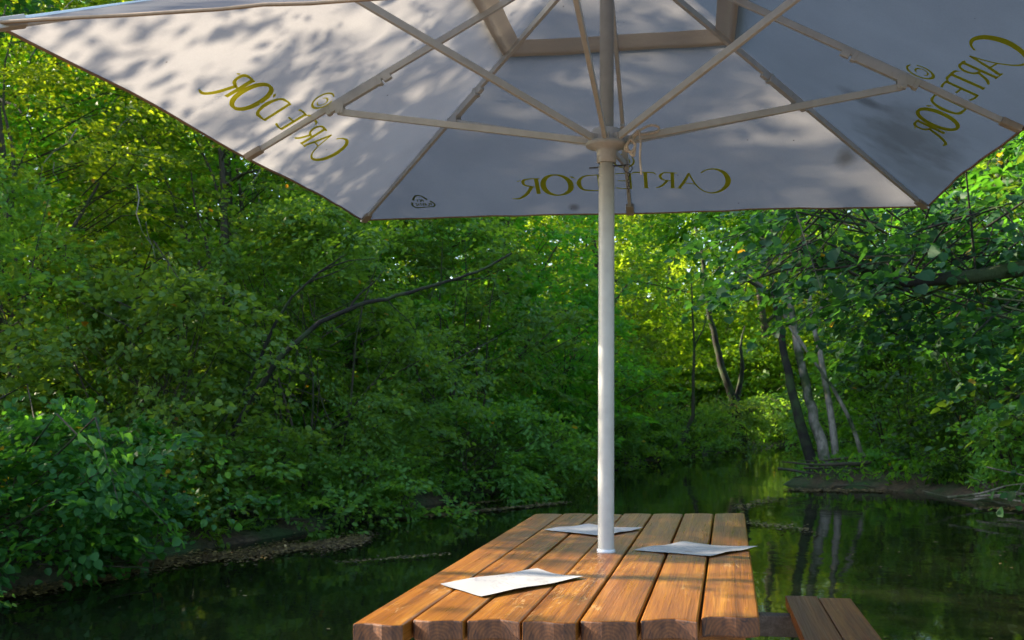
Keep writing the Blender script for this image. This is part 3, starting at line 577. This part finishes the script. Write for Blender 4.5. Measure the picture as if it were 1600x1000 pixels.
# ------------------------------------------------------------------ picnic table
TZ = 1.1444
tbl = empty('picnic_table', (0.34, 3.77, 0.40)); tag(tbl, 'varnished brown picnic table of seven thick boards with an attached side bench', 'table')
tb0 = Vector((0.34, 3.77, 0.40))
FRONT = [(-0.422, 2.630), (-0.280, 2.621), (-0.138, 2.611), (0.011, 2.602), (0.158, 2.592), (0.311, 2.583), (0.466, 2.573), (0.640, 2.650)]
BACK = [(0.101, 5.137), (0.248, 5.118), (0.400, 5.097), (0.549, 5.079), (0.697, 5.062), (0.850, 5.042), (1.000, 5.023), (1.163, 5.060)]
fro = [-0.02, 0.02, 0.035, 0.0, 0.012, 0.028, 0.055]; hgt = [0.0, 0.001, -0.0015, 0.001, 0.0, 0.0015, 0.0]
rb = random.Random(3)
for i in range(7):
    a = Vector((*FRONT[i], 0)); b = Vector((*FRONT[i+1], 0)); c = Vector((*BACK[i], 0)); d = Vector((*BACK[i+1], 0))
    ax = (c-a).normalized(); gap = 0.0032 if i != 5 else 0.0042
    W_ = Vector((ax.y, -ax.x, 0))
    al = a+W_*gap; bl = b-W_*gap; cl_ = c+W_*gap; dl_ = d-W_*gap
    bl = bl+ax*((al-bl).dot(ax)*0.75); dl_ = dl_+ax*((cl_-dl_).dot(ax)*0.5)
    off = ax*fro[i]; al += off; bl += off
    o_c = (al+bl+cl_+dl_)/4; ang = math.atan2(ax.y, ax.x)-math.pi/2
    M = Matrix.Rotation(-ang, 3, 'Z')
    z1 = hgt[i]; z0 = z1-0.052; n = 14; mb = MB(); nx = 5
    loc = [M @ (p-o_c) for p in (al, bl, cl_, dl_)]
    vs = []; wav = [rb.uniform(-0.0014, 0.0014) for _ in range(n+1)]
    for j in range(n+1):
        k = j/n; L_ = loc[0].lerp(loc[2], k); R2 = loc[1].lerp(loc[3], k)
        for q in range(nx+1):
            p = L_.lerp(R2, q/nx); crown_ = 0.0022*math.sin(math.pi*q/nx)
            yo = (0.010*math.sin(q*1.3+i*2.1) if j == 0 else 0)
            vs.append((p.x, p.y+yo, z1+crown_+wav[j]*0.5))
    top_n = len(vs); vs += [(p[0], p[1], z0) for p in vs[:top_n]]
    fs = []; ms = []
    for j in range(n):
        for q in range(nx):
            a0 = j*(nx+1)+q; fs.append((a0, a0+1, a0+nx+2, a0+nx+1)); ms.append(0)
            fs.append((top_n+a0+nx+1, top_n+a0+nx+2, top_n+a0+1, top_n+a0)); ms.append(0)
    for j in range(n):
        a0 = j*(nx+1); fs.append((a0, a0+nx+1, top_n+a0+nx+1, top_n+a0)); ms.append(0)
        a0 = j*(nx+1)+nx; fs.append((a0+nx+1, a0, top_n+a0, top_n+a0+nx+1)); ms.append(0)
    for q in range(nx):
        fs.append((q+1, q, top_n+q, top_n+q+1)); ms.append(1)
        a0 = n*(nx+1)+q; fs.append((a0, a0+1, top_n+a0+1, top_n+a0)); ms.append(1)
    mb.v = vs; mb.f = fs; mb.m = ms
    o = mb.build('tabletop_board', [WOOD, ENDG], tbl, bevel=0.005)
    o.location = (o_c.x-tb0.x, o_c.y-tb0.y, TZ-tb0.z); o.rotation_euler = (0, 0, ang)
axd = Vector((0.2079, 0.978, 0)); wd_ = Vector((0.978, -0.2079, 0))
def tp(al, ac, z): # table frame: along, across, height above deck
    return axd*al+wd_*ac+Vector((0, 0, z))
for al in (-0.78, 0.86):
    mb = MB(); mb.bar(tp(al, -0.49, 0.635), tp(al, 0.49, 0.635), 0.06, 0.10); mb.build('top_beam', WOOD, tbl, bevel=0.003)
    for sgn in (-1, 1):
        mb = MB(); mb.bar(tp(al+0.062, sgn*0.22, 0.66), tp(al+0.062, sgn*0.46, 0.0), 0.06, 0.10, up=(1, 0.2, 0)); mb.build('leg', WOOD, tbl, bevel=0.003)
for al in (-0.78, 0.58):
    mb = MB(); mb.bar(tp(al+0.01, -0.3, 0.375), tp(al+0.01, 0.97, 0.375), 0.07, 0.085); tag(mb.build('bench_beam', WOOD_D, tbl, bevel=0.003), 'weathered grey brown beam')
for k in range(2):
    mb = MB(); c0 = 0.70+k*0.138+0.034; e0 = tp(-0.95, c0+0.06, 0.426); e1 = tp(0.83-0.03*k, c0+0.02, 0.426); ev = e1-e0
    mb.bar((0, -ev.length/2, 0), (0, ev.length/2, 0), 0.134, 0.05); mb.m = [1, 1, 0, 0, 0, 0]; bo = mb.build('bench_board', [WOOD_B, ENDG], tbl, bevel=0.004)
    bo.location = (e0+e1)/2; bo.rotation_euler = (0, 0, math.atan2(ev.y, ev.x)-math.pi/2)
    print('bench', [tuple(round(v, 3) for v in (tp(0.83, c0+s_*0.067, 0.45)+tb0)) for s_ in (-1, 1)])

# ------------------------------------------------------------------ papers
def paper(label, pts):
    cx = sum(p[0] for p in pts)/4; cy_ = sum(p[1] for p in pts)/4; n = 10; mb = MB()
    e = Vector(pts[1])-Vector(pts[0]); an = math.atan2(e.y, e.x); M = Matrix.Rotation(-an, 2)
    q = [M @ (Vector(p)-Vector((cx, cy_))) for p in pts]
    for j in range(n+1):
        for i in range(n+1):
            p = q[0].lerp(q[1], i/n).lerp(q[3].lerp(q[2], i/n), j/n)
            z = 0.0035+0.010*abs(i/n-0.5)**2.2*2+0.004*math.sin(j*0.5+i*0.3)**2; mb.v.append((p.x, p.y, z))
    top = len(mb.v); mb.v += [(x, y, z-0.0006) for x, y, z in mb.v]
    for j in range(n):
        for i in range(n):
            a = j*(n+1)+i; mb.f.append((a, a+1, a+n+2, a+n+1)); mb.f.append((top+a+n+1, top+a+n+2, top+a+1, top+a)); mb.m += [0, 0]
    o = mb.build('menu_sheet', PAPER, None, smooth=True); o.location = (cx, cy_, TZ); o.rotation_euler = (0, 0, an)
    return tag(o, label, 'paper', 'paper menu sheets on the table')
paper('white paper sheet nearest the front of the table, half in sunlight', [(-0.234, 3.127), (-0.10, 2.914), (0.216, 3.204), (0.074, 3.374)])
paper('white paper sheet poking over the right edge of the table', [(0.446, 3.79), (0.70, 3.61), (0.922, 3.811), (0.671, 3.975)])
paper('white paper sheet lying behind the umbrella pole', [(0.128, 4.434), (0.375, 4.196), (0.569, 4.43), (0.339, 4.596)])

# ------------------------------------------------------------------ umbrella
A_, H_, BZ = 1.5, 0.8354, 1.5278        # half side, rise, height of the rim over the table top
umb = empty('market_umbrella', (0.34, 3.768, TZ)); umb.rotation_mode = 'XYZ'; umb.rotation_euler = (0.007, 0.0242, -0.179)
tag(umb, 'large square white umbrella on a central pole through the table', 'umbrella')
def cz(x, y, off=0.0):
    """height of the cloth at x, y (0 at the rim), with slack between the ribs"""
    ax, ay = abs(x), abs(y); r = max(ax, ay); s_ = min(ax, ay)/max(r, 1e-6)
    slack = (math.sin(math.pi*s_)**2)*0.020*(r/A_)*math.sin(min(1, max(0, (r-0.2)/1.3))*math.pi*0.9)
    wr = (0.0035*math.sin(9*x+5*y)*math.sin(11*y-3*x)+0.0016*math.sin(23*x-17*y))*math.sin(math.pi*s_)
    return H_*(1-r/A_)+0.032-slack+wr+off
def canopy_grid(r0, r1, nr, na, off=0.0):
    """square ring between half sizes r0 and r1"""
    V = []; F = []
    for i in range(nr+1):
        r = r0+(r1-r0)*i/nr
        for side in range(4):
            for k in range(na):
                s_ = -1+2*k/na; e = 1.0
                x, y = [(r*s_, -r), (r, r*s_), (-r*s_, r), (-r, -r*s_)][side]
                if r > 1.3:                      # the free edge pulls in a little between rib tips
                    pull = 0.012*math.sin(math.pi*abs(s_))**2*(r-1.3)/0.2
                    x *= 1-pull; y *= 1-pull
                V.append((x, y, cz(x, y, off)+BZ))
    n = 4*na
    for i in range(nr):
        for k in range(n): F.append((i*n+k, i*n+(k+1) % n, (i+1)*n+(k+1) % n, (i+1)*n+k))
    return V, F
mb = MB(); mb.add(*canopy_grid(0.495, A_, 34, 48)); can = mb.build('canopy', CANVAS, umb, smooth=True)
mb = MB(); mb.add(*canopy_grid(0.425, 0.505, 3, 48, -0.011)); mb.build('vent_hem', HEM_C, can, smooth=True)
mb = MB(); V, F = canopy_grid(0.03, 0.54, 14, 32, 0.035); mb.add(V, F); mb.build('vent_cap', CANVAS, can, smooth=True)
# folded tape along the rim
mb = MB(); ring = [((s_*A_ if 0 else 0),) for s_ in ()]
def rim(side, s_):
    x, y = [(A_*s_, -A_), (A_, A_*s_), (-A_*s_, A_), (-A_, -A_*s_)][side]; pull = 0.012*math.sin(math.pi*abs(s_))**2
    x *= 1-pull; y *= 1-pull; return Vector((x, y, cz(x, y)+BZ))
pts = [rim(sd, -1+2*k/24) for sd in range(4) for k in range(24)]
mb.tube(pts+[pts[0]], 0.005, 6, cap=False); mb.build('edge_tape', EDGE_M, can, smooth=True)

# printing on the cloth, traced as pen strokes in the flat of the panel
def pen(pts, wds, n=10):
    """smooth stroke through pts with varying width -> quads in 2-D"""
    P = [Vector(p) for p in pts]; out_ = []; m_ = len(P)
    def cr(i, k):
        p0, p1, p2, p3 = P[max(i-1, 0)], P[i], P[min(i+1, m_-1)], P[min(i+2, m_-1)]
        return 0.5*((2*p1)+(p2-p0)*k+(2*p0-5*p1+4*p2-p3)*k*k+(3*p1-p0-3*p2+p3)*k**3)
    Q = []; Wd = []
    for i in range(m_-1):
        for j in range(n): Q.append(cr(i, j/n)); Wd.append(wds[i]+(wds[i+1]-wds[i])*j/n)
    Q.append(P[-1]); Wd.append(wds[-1]); L_ = []
    for i, p in enumerate(Q):
        d = (Q[min(i+1, len(Q)-1)]-Q[max(i-1, 0)]); d = d.normalized() if d.length > 1e-9 else Vector((1, 0)); nn = Vector((-d.y, d.x))
        L_.append((p-nn*Wd[i]/2, p+nn*Wd[i]/2))
    return L_
STROKES = [
    ([(1362, 76), (1400, 56), (1458, 50), (1518, 72), (1548, 118), (1535, 162), (1490, 195), (1430, 206), (1372, 190), (1325, 152), (1297, 112), (1279, 80)], [9, 8, 12, 22, 30, 26, 16, 9, 8, 8, 9, 10]),
    ([(1280, 80), (1250, 134), (1212, 186)], [12, 17, 17]), ([(1240, 188), (1188, 188)], [5, 5]), ([(1326, 151), (1240, 148)], [6, 6]),
    ([(1166, 84), (1166, 188)], [19, 19]), ([(1200, 84), (1166, 82)], [6, 8]), ([(1166, 84), (1110, 86), (1082, 108), (1100, 133), (1155, 141)], [8, 9, 17, 11, 6]),
    ([(1130, 140), (1090, 176), (1048, 190)], [15, 14, 5]), ([(1186, 188), (1146, 188)], [5, 5]),
    ([(980, 88), (980, 191)], [20, 20]), ([(1052, 100), (1035, 89), (985, 87), (905, 89), (885, 100)], [4, 9, 8, 9, 4]), ([(1000, 191), (960, 191)], [5, 5]),
    ([(868, 94), (868, 197)], [19, 19]), ([(880, 95), (820, 95), (770, 99)], [7, 7, 9]), ([(868, 145), (786, 145)], [6, 7]), ([(880, 197), (820, 198), (768, 193)], [7, 7, 9]),
    ([(655, 106), (655, 208)], [19, 19]), ([(672, 106), (615, 105), (540, 115), (507, 158), (535, 202), (610, 209), (672, 208)], [6, 7, 12, 27, 14, 8, 6]),
    ([(486, 124), (455, 112)], [5, 13]),
    ([(350+100*math.cos(k*math.pi/8), 172+70*math.sin(k*math.pi/8)) for k in range(17)], [10+22*abs(math.cos(k*math.pi/8))**1.3 for k in range(17)]),
    ([(207, 128), (207, 228)], [23, 23]), ([(232, 126), (150, 127), (112, 140), (120, 168), (190, 180)], [6, 9, 19, 14, 6]),
    ([(168, 176), (118, 230), (60, 262), (4, 262)], [20, 20, 13, 4]), ([(66, 143), (90, 138)], [4, 8]),
]
EMB = [([(70*math.cos(a)*1.0+838, -12+42*math.sin(a)) for a in [k*math.pi/6-0.6 for k in range(12)]], [6, 9, 11, 11, 10, 9, 9, 10, 11, 9, 7, 4]),
       ([(38*math.cos(a)+842, -8+20*math.sin(a)) for a in [k*math.pi/5-2.6 for k in range(9)]], [4, 6, 7, 7, 6, 6, 6, 5, 3])]
def on_panel(side, u_, r):
    x, y = {'far': (0.52-u_, r), 'left': (-r, 0.465-u_), 'right': (r, -0.61+u_)}[side]
    return x, y
def print_strokes(side, obj_off):
    mb = MB()
    for si, (pts, wds) in enumerate(STROKES+EMB):
        sub = []
        for p in pts:
            base = 188+(1200-p[0])*0.040
            if si >= len(STROKES): base = 188+(1200-p[0])*0.040-26
            sub.append(((1570-p[0])*0.000726, (base-p[1])*0.0010*1.144))
        rows = pen(sub, [w_*(0.00094 if side == 'far' else 0.00118) for w_ in wds], 8)
        for off in (-0.0035,):
            b = len(mb.v)
            for l, r_ in rows:
                for k in (0, 0.5, 1):
                    p = l.lerp(r_, k); x, y = on_panel(side, p.x, 1.322-p.y/1.144); mb.v.append((x, y, cz(x, y, off)+BZ))
            for i in range(len(rows)-1):
                for k in range(2): a = b+i*3+k; mb.f.append((a, a+1, a+4, a+3)); mb.m.append(0)
    return mb.build('lettering', LETTER, can)
for sd in ('far', 'left', 'right'): print_strokes(sd, 0)
# small recycling mark near the far left corner: open rounded triangle with a tiny line of letters
mb = MB()
def mark(pts, wds):
    rows = pen([Vector(((p[0]-750)*0.000166, (760-p[1])*0.000215)) for p in pts], [w_*0.00025 for w_ in wds], 6); b = len(mb.v)
    for l, r_ in rows:
        for p in (l, r_): x, y = -1.118+p.x, 1.408-p.y/1.144; mb.v.append((x, y, cz(x, y, -0.0035)+BZ))
    for i in range(len(rows)-1): a = b+i*2; mb.f.append((a, a+1, a+3, a+2)); mb.m.append(0)
mark([(470, 480), (530, 370), (610, 310), (690, 300), (780, 320), (860, 385), (950, 460)], [55, 45, 35, 35, 35, 40, 50])
mark([(1020, 520), (1100, 575), (1150, 650), (1100, 725), (1000, 735), (860, 745)], [50, 38, 36, 36, 30, 26])
mark([(850, 748), (700, 755), (520, 765), (420, 720), (385, 640), (420, 560)], [26, 28, 34, 38, 36, 50])
def tiny(word, x0, y0, w_, h_, sw):
    G = {'P': [[(0, 0), (0, 1)], [(0, 1), (.8, 1), (.8, .5), (0, .5)]], 'E': [[(.8, 1), (0, 1), (0, 0), (.8, 0)], [(0, .5), (.6, .5)]], 'T': [[(0, 1), (.9, 1)], [(.45, 1), (.45, 0)]],
         'L': [[(0, 1), (0, 0), (.8, 0)]], 'A': [[(0, 0), (.45, 1), (.9, 0)], [(.2, .4), (.7, .4)]], 'S': [[(.8, 1), (0, 1), (0, .5), (.8, .5), (.8, 0), (0, 0)]], 'I': [[(.4, 0), (.4, 1)]],
         'C': [[(.8, 1), (0, 1), (0, 0), (.8, 0)]], 'K': [[(0, 0), (0, 1)], [(.8, 1), (0, .5), (.8, 0)]], '1': [[(.4, 0), (.4, 1)]], '0': [[(0, 0), (0, 1), (.8, 1), (.8, 0), (0, 0)]]}
    for i, ch in enumerate(word):
        for st in G[ch]:
            for a, b in zip(st[:-1], st[1:]):
                mark([(x0-(i+a[0]*0.75)*w_, y0-a[1]*h_), (x0-(i+b[0]*0.75)*w_, y0-b[1]*h_)], [sw, sw])
tiny('PLASTIC', 1040, 690, 82, 90, 20)
tiny('PET', 800, 540, 80, 80, 20)
mb.build('recycling_mark', LOGO_G, can)

# pole
mb = MB(); n = 40
mb.lathe([(0.0, -0.5), (0.0305, -0.5), (0.0305, 0.0), (0.0305, BZ-0.06)], n)
mb.lathe([(0.0275, BZ-0.07), (0.0275, BZ+H_-0.05)], n)
mb.build('pole', POLE_M, umb, smooth=True)
mb = MB(); mb.lathe([(0.0306, 0.016), (0.0345, 0.014), (0.0345, 0.002), (0.031, 0.0005)], n); mb.build('pole_collar', PLASTIC, umb, smooth=True)
# crown hub under the vent and runner on the pole
mb = MB(); zt = BZ+H_
mb.lathe([(0.028, -0.10), (0.05, -0.10), (0.075, -0.075), (0.075, -0.035), (0.05, -0.02), (0.03, -0.02)], n, (0, 0, zt)); mb.build('crown_hub', PLASTIC, umb, smooth=True)
zr = BZ+0.030
mb = MB()
mb.lathe([(0.0315, -0.075), (0.0375, -0.073), (0.0385, -0.030), (0.043, -0.022), (0.078, -0.012), (0.082, -0.002), (0.079, 0.006), (0.060, 0.010), (0.058, 0.048), (0.052, 0.056), (0.031, 0.056)], n, (0, 0, zr))
for k in range(8):
    a = k*math.pi/4
    for s_ in (-1, 1):
        Mz = Matrix.Rotation(a, 3, 'Z'); mb.box(Mz @ Vector((0.066, s_*0.0125, 0.014))+Vector((0, 0, zr)), (0.026, 0.005, 0.030), Mz)
run = mb.build('runner', PLASTIC, umb, smooth=False)
run.data.polygons.foreach_set('use_smooth', [i < 10*n for i in range(len(run.data.polygons))])

# ribs and struts
for k in range(8):
    a = k*math.pi/4; corner = k % 2 == 1; Mz = Matrix.Rotation(a, 3, 'Z')
    d = Vector((math.cos(a), math.sin(a), 0)); f = math.sqrt(2) if corner else 1.0
    tip = d*(A_*f-0.01); hubp = d*0.06
    def zz(dist): return H_*(1-dist/(A_*f))+BZ
    rib_w, rib_h, dz = (0.018, 0.026, 0.016)
    p0 = hubp+Vector((0, 0, zz(0.06)+0.006)); p1 = tip+Vector((0, 0, zz(A_*f-0.01)+0.024))
    jd = 1.085 if not corner else 0.79*math.sqrt(2)
    j0 = d*jd+Vector((0, 0, zz(jd)+0.006))
    mb = MB(); mb.bar(p0, p1, rib_w, rib_h); rib = mb.build('rib', RIB_M, umb, bevel=0.002)
    sl_ = (p1-p0).normalized()
    mb = MB(); mb.bar(j0-sl_*0.19, j0+sl_*0.05, rib_w+0.007, rib_h+0.006); mb.bar(j0-sl_*0.195, j0-sl_*0.178, rib_w+0.013, rib_h+0.014); mb.bar(j0+sl_*0.05, j0+sl_*0.068, rib_w+0.012, rib_h+0.012)
    sv = Mz @ Vector((0, 1, 0))
    jb = j0+Vector((0, 0, -0.034))
    for s_ in (-1, 1): mb.bar(j0+sv*s_*0.0135+Vector((0, 0, 0.008)), jb+sv*s_*0.0135+Vector((0, 0, -0.008)), 0.004, 0.034, up=tuple(d))
    mb.tube([jb-sv*0.019, jb+sv*0.019], 0.006, 8); mb.tube([j0-sl_*0.04-sv*0.016, j0-sl_*0.04+sv*0.016], 0.0045, 8)
    mb.tube([j0-sl_*0.015-sv*0.016+Vector((0, 0, -0.012)), j0-sl_*0.015+sv*0.016+Vector((0, 0, -0.012))], 0.0045, 8)
    mb.build('bracket', RIB_M, rib, bevel=0.0012)
    mb = MB(); mb.bar(j0-sl_*0.24+Vector((0, 0, -0.004)), j0-sl_*0.205+Vector((0, 0, -0.004)), rib_w+0.003, rib_h+0.003)
    mb.build('sleeve', RIB_M, rib, bevel=0.002); mb = MB(); mb.bar(p1-sl_*0.075, p1+sl_*0.0, 0.040, 0.030); mb.build('tip_pocket', HEM, rib, bevel=0.003)
    s0 = d*0.068+Vector((0, 0, zr+0.014)); mb = MB(); mb.bar(s0, jb, 0.016, 0.026); 
    mb.build('strut', RIB_M, umb, bevel=0.002)
# pin, ring, chain, rope
cam_side = Vector((1, 0, 0))
zp = zr-0.088
mb = MB(); mb.tube([(-0.068, 0.018, zp), (0.075, -0.022, zp-0.002)], 0.0032, 8); mb.torus((0.084, -0.024, zp-0.016), 0.016, 0.0016, Matrix.Rotation(R_(80), 3, 'X'))
mb.build('locking_pin', DARK_STEEL, umb, smooth=True)
mb = MB()
for i in range(6):
    mb.torus((0.086, -0.024, zp-0.040-i*0.0125), 0.0058, 0.0014, Matrix.Rotation(R_(90), 3, 'X') @ Matrix.Rotation(R_(90*(i % 2)), 3, 'Y'), 12, 6)
mb.build('chain', DARK_STEEL, umb, smooth=True)
mb = MB()
def curve(P, n=10):
    P = [Vector(p) for p in P]; o = []
    for i in range(len(P)-1):
        p0, p1, p2, p3 = P[max(i-1, 0)], P[i], P[i+1], P[min(i+2, len(P)-1)]
        for j in range(n):
            k = j/n; o.append(0.5*((2*p1)+(p2-p0)*k+(2*p0-5*p1+4*p2-p3)*k*k+(3*p1-p0-3*p2+p3)*k**3))
    return o+[P[-1]]
ox, oz = 0.115, zr
mb.tube(curve([(0.088, -0.03, oz+0.010), (0.12, -0.04, oz+0.032), (0.165, -0.03, oz+0.058), (0.197, -0.02, oz+0.055), (0.196, -0.02, oz+0.038), (0.155, -0.03, oz+0.026), (0.115, -0.04, oz+0.022), (0.10, -0.035, oz+0.0)]), 0.0052, 8)
mb.tube(curve([(0.100, -0.045, oz+0.012), (0.125, -0.045, oz+0.036), (0.133, -0.05, oz-0.01), (0.131, -0.05, oz-0.07), (0.136, -0.05, oz-0.135)]), 0.0042, 8)
mb.tube(curve([(0.112, -0.03, oz+0.018), (0.088, -0.045, oz-0.006), (0.075, -0.045, oz-0.035), (0.10, -0.05, oz-0.045), (0.112, -0.045, oz-0.02), (0.095, -0.055, oz+0.0), (0.082, -0.05, oz-0.028), (0.105, -0.045, oz-0.060), (0.110, -0.04, oz-0.03)]), 0.0058, 8)
mb.build('cord', ROPE_M, umb, smooth=True)

# ------------------------------------------------------------------ driftwood, debris, undergrowth
def driftpile(name, label, cx, cy, n, sx, sy, zz_, seed, lr=(0.6, 1.8), rr=(0.015, 0.05), mat=BARK):
    rs = np.random.RandomState(seed); root = empty(name, (cx, cy, 0.05)); tag(root, label, 'driftwood')
    for i in range(n):
        p = np.array([rs.normal(0, sx), rs.normal(0, sy), rs.uniform(0.0, zz_)*max(0.1, 1)]); a = rs.normal(0, 0.6)+(math.pi if rs.rand() < 0.5 else 0)
        L_ = rs.uniform(*lr); d = np.array([math.cos(a), math.sin(a)*0.6, rs.normal(0, 0.13)])*L_/2; r = rs.uniform(*rr)
        mb = MB(); mb.tube(wobble(p-d, p+d, 6, 0.045, rs), [r*(1-0.75*j/6) for j in range(7)], 7)
        if rs.rand() < 0.5: mb.tube(wobble(p, p+np.array([rs.normal(0, 0.3), rs.normal(0, 0.2), rs.uniform(0.05, 0.35)]), 4, 0.08, rs), [r*0.4, r*.35, r*.3, r*.2, r*.1], 5)
        mb.build('branch', mat, root, smooth=True)
    return root
driftpile('driftwood_pile', 'pile of roots and driftwood around the foot of the pale trunks', 7.0, 20.5, 26, 0.7, 0.35, 0.5, 61, (0.6, 1.9), (0.015, 0.055))
driftpile('fallen_branches', 'tangle of thin fallen branches in the water at the right edge', 7.9, 15.6, 12, 0.5, 0.3, 0.4, 62, (0.6, 1.6), (0.01, 0.025), BARK_PALE)
driftpile('fallen_branches', 'long thin branches lying on the water right of the driftwood pile', 8.0, 18.9, 7, 0.6, 0.25, 0.15, 63, (1.0, 2.2), (0.012, 0.03), BARK)

plant('bush', 7.7, 20.0, 0.75, 1.0, 0.5, 0.0, 46, 40, 0.07, LEAF_MID, BARK, 'small green shoots growing out of the driftwood pile', 'bush', None, 64, (0.3, 0.6), stems=3, r0=0.012, hollow=0.1, limbs=2, twigs=10)
# floating mats of leaves and twigs
m, t, out = new_mat('leaf_litter'); co = objco(t)
rnd = N(t, 'ShaderNodeNewGeometry').outputs['Random Per Island']
principled(t, out, ramp(t, rnd, [(0.0, (0.04, 0.022, 0.009)), (0.5, (0.11, 0.062, 0.02)), (0.85, (0.20, 0.14, 0.035)), (1.0, (0.42, 0.27, 0.10))]), 0.6); LITTER = m
rs = np.random.RandomState(7); PP = []; SZ = []
def band(x0, y0, x1, y1, wd, n, sz=0.05):
    k = rs.uniform(0, 1, n); c = rs.normal(0, 1, n)*wd*(0.4+0.6*np.sin(k*9)**2)
    PP.append(np.stack([x0+(x1-x0)*k+rs.normal(0, .05, n), y0+(y1-y0)*k+c, np.full(n, 0.012)+rs.uniform(0, 0.02, n)], -1)); SZ.append(sz*rs.uniform(0.4, 1.3, n))
band(-1.9, 15.1, 0.9, 17.3, 0.10, 1500, 0.06)
band(-1.6, 16.3, 0.6, 18.9, 0.05, 500, 0.06)
band(-4.2, 10.9, -1.9, 12.9, 0.42, 6500, 0.05)
band(-4.9, 9.0, -4.0, 10.6, 0.3, 2500, 0.05)
band(-1.9, 11.0, -0.8, 11.5, 0.05, 260, 0.04)
band(5.2, 19.2, 7.0, 18.6, 0.22, 1100, 0.06)
band(6.3, 19.7, 8.3, 19.0, 0.12, 1800, 0.07)
band(2.9, 14.6, 3.9, 13.2, 0.35, 500, 0.05)
band(3.5, 16.0, 4.6, 17.5, 0.25, 300, 0.05)
band(7.2, 15.5, 8.3, 15.0, 0.18, 600, 0.05)
band(1.2, 24.2, 4.6, 30.2, 0.25, 1500, 0.09)
P = np.concatenate(PP); SZ = np.concatenate(SZ); n = len(P)
V, F = leaf_geo(P, rs.normal(0, 1, (n, 3))*np.array([1, 1, 0.06]), np.array([[0, 0, 1.0]])+rs.normal(0, 0.12, (n, 3)), SZ, 0.6, 0.05, simple_=True)
tag(np_mesh('leaf_litter', V, F, LITTER), 'brown fallen leaves and scum floating in bands on the stream', 'leaf litter', kind='stuff')
# scattered single leaves on the water and fallen leaves on the ground
rs = np.random.RandomState(8); X = rs.uniform(-5, 9, 3000); Y = rs.uniform(6, 36, 3000); d = river_sd(X, Y); k = (d < -0.1) & (rs.rand(3000) < np.exp(d/1.3)); X = X[k]; Y = Y[k]; n = len(X)
V, F = leaf_geo(np.stack([X, Y, np.full(n, 0.006)], -1), rs.normal(0, 1, (n, 3))*np.array([1, 1, 0]), np.tile([[0, 0, 1.0]], (n, 1)), rs.uniform(0.02, 0.06, n), 0.6, 0.02, simple_=True)
tag(np_mesh('floating_leaves', V, F, LITTER), 'single fallen leaves scattered over the dark stream water', 'leaves', kind='stuff')
# ground cover on the banks
rs = np.random.RandomState(9); n = 60000; X = rs.uniform(-16, 20, n); Y = rs.uniform(5, 48, n); d = river_sd(X, Y); k = (d > 0.12) & (d < 5.5) & (rs.rand(n) < 1.0/(0.5+d*0.35)) & (np.abs(X) < 0.62*Y+1)
X = X[k]; Y = Y[k]; Z = ground_z(X, Y); O = np.stack([X, Y, Z], -1); n = len(O)
kk = 3; O = np.repeat(O, kk, 0); ang = rs.uniform(0, 6.28, len(O)); Dd = np.stack([np.cos(ang), np.sin(ang), rs.uniform(0.3, 1.6, len(O))], -1)
O = O+np.stack([np.cos(ang)*0.03, np.sin(ang)*0.03, rs.uniform(0, 0.22, len(O))], -1)
V, F = leaf_geo(O, Dd, np.stack([-np.cos(ang), -np.sin(ang), np.ones(len(O))], -1)+rs.normal(0, .3, (len(O), 3)), rs.uniform(0.07, 0.2, len(O)), 0.42, 0.1, simple_=True)
tag(np_mesh('undergrowth', V, F, LEAF_MID), 'low green undergrowth covering both banks of the stream', 'undergrowth', kind='stuff')

# ------------------------------------------------------------------ labels that tell the trees and bushes of the wood apart
bpy.context.view_layer.update()
def where(o):
    v = Vector((o.location.x, o.location.y, 3.0))-cam.location; px = 800+F_PX*v.dot(_r2)/v.dot(_fw) if v.dot(_fw) > 0.1 else -9999*(1 if v.x < 0 else -1)
    for lim, txt in ((-100, 'left of the view, beside the drooping bush'), (230, 'at the left edge behind the drooping bush'), (470, 'below the left rim of the umbrella'), (690, 'below the far left corner of the umbrella'),
                     (900, 'left of the umbrella pole'), (1010, 'directly behind the umbrella pole'), (1130, 'right of the pole where the stream bends'), (1220, 'above the far end of the stream'),
                     (1370, 'behind the pale leaning trunks'), (1600, 'right of the pale leaning trunks'), (99999, 'beyond the right edge near the dark limb')):
        if px < lim: return txt
groups = {}
for o in list(C.objects):
    if o.parent is None and o.get('group') and ('tree' in o.get('category', '') or o.get('category') == 'bush'):
        groups.setdefault((o['category'], where(o)), []).append(o)
ROW = ['nearest', 'second nearest', 'third nearest', 'fourth nearest', 'fifth nearest', 'sixth nearest', 'seventh nearest', 'eighth nearest', 'ninth nearest', 'tenth nearest', 'eleventh nearest', 'twelfth nearest', 'thirteenth nearest', 'fourteenth nearest', 'fifteenth nearest', 'sixteenth nearest', 'seventeenth nearest', 'eighteenth nearest', 'nineteenth nearest', 'twentieth nearest', 'twenty-first nearest', 'twenty-second nearest']
for (cat_, txt), L_ in groups.items():
    L_.sort(key=lambda o: (o.location-cam.location).length)
    for i, o in enumerate(L_):
        low = 'low ' if 'low bush' in o['label'] else ('tall ' if cat_ == 'tree' else 'leafy ')
        o['label'] = (ROW[i] + ' ' + low + cat_ + ' ' + txt) if len(L_) > 1 else (low + 'green ' + cat_ + ' ' + txt)
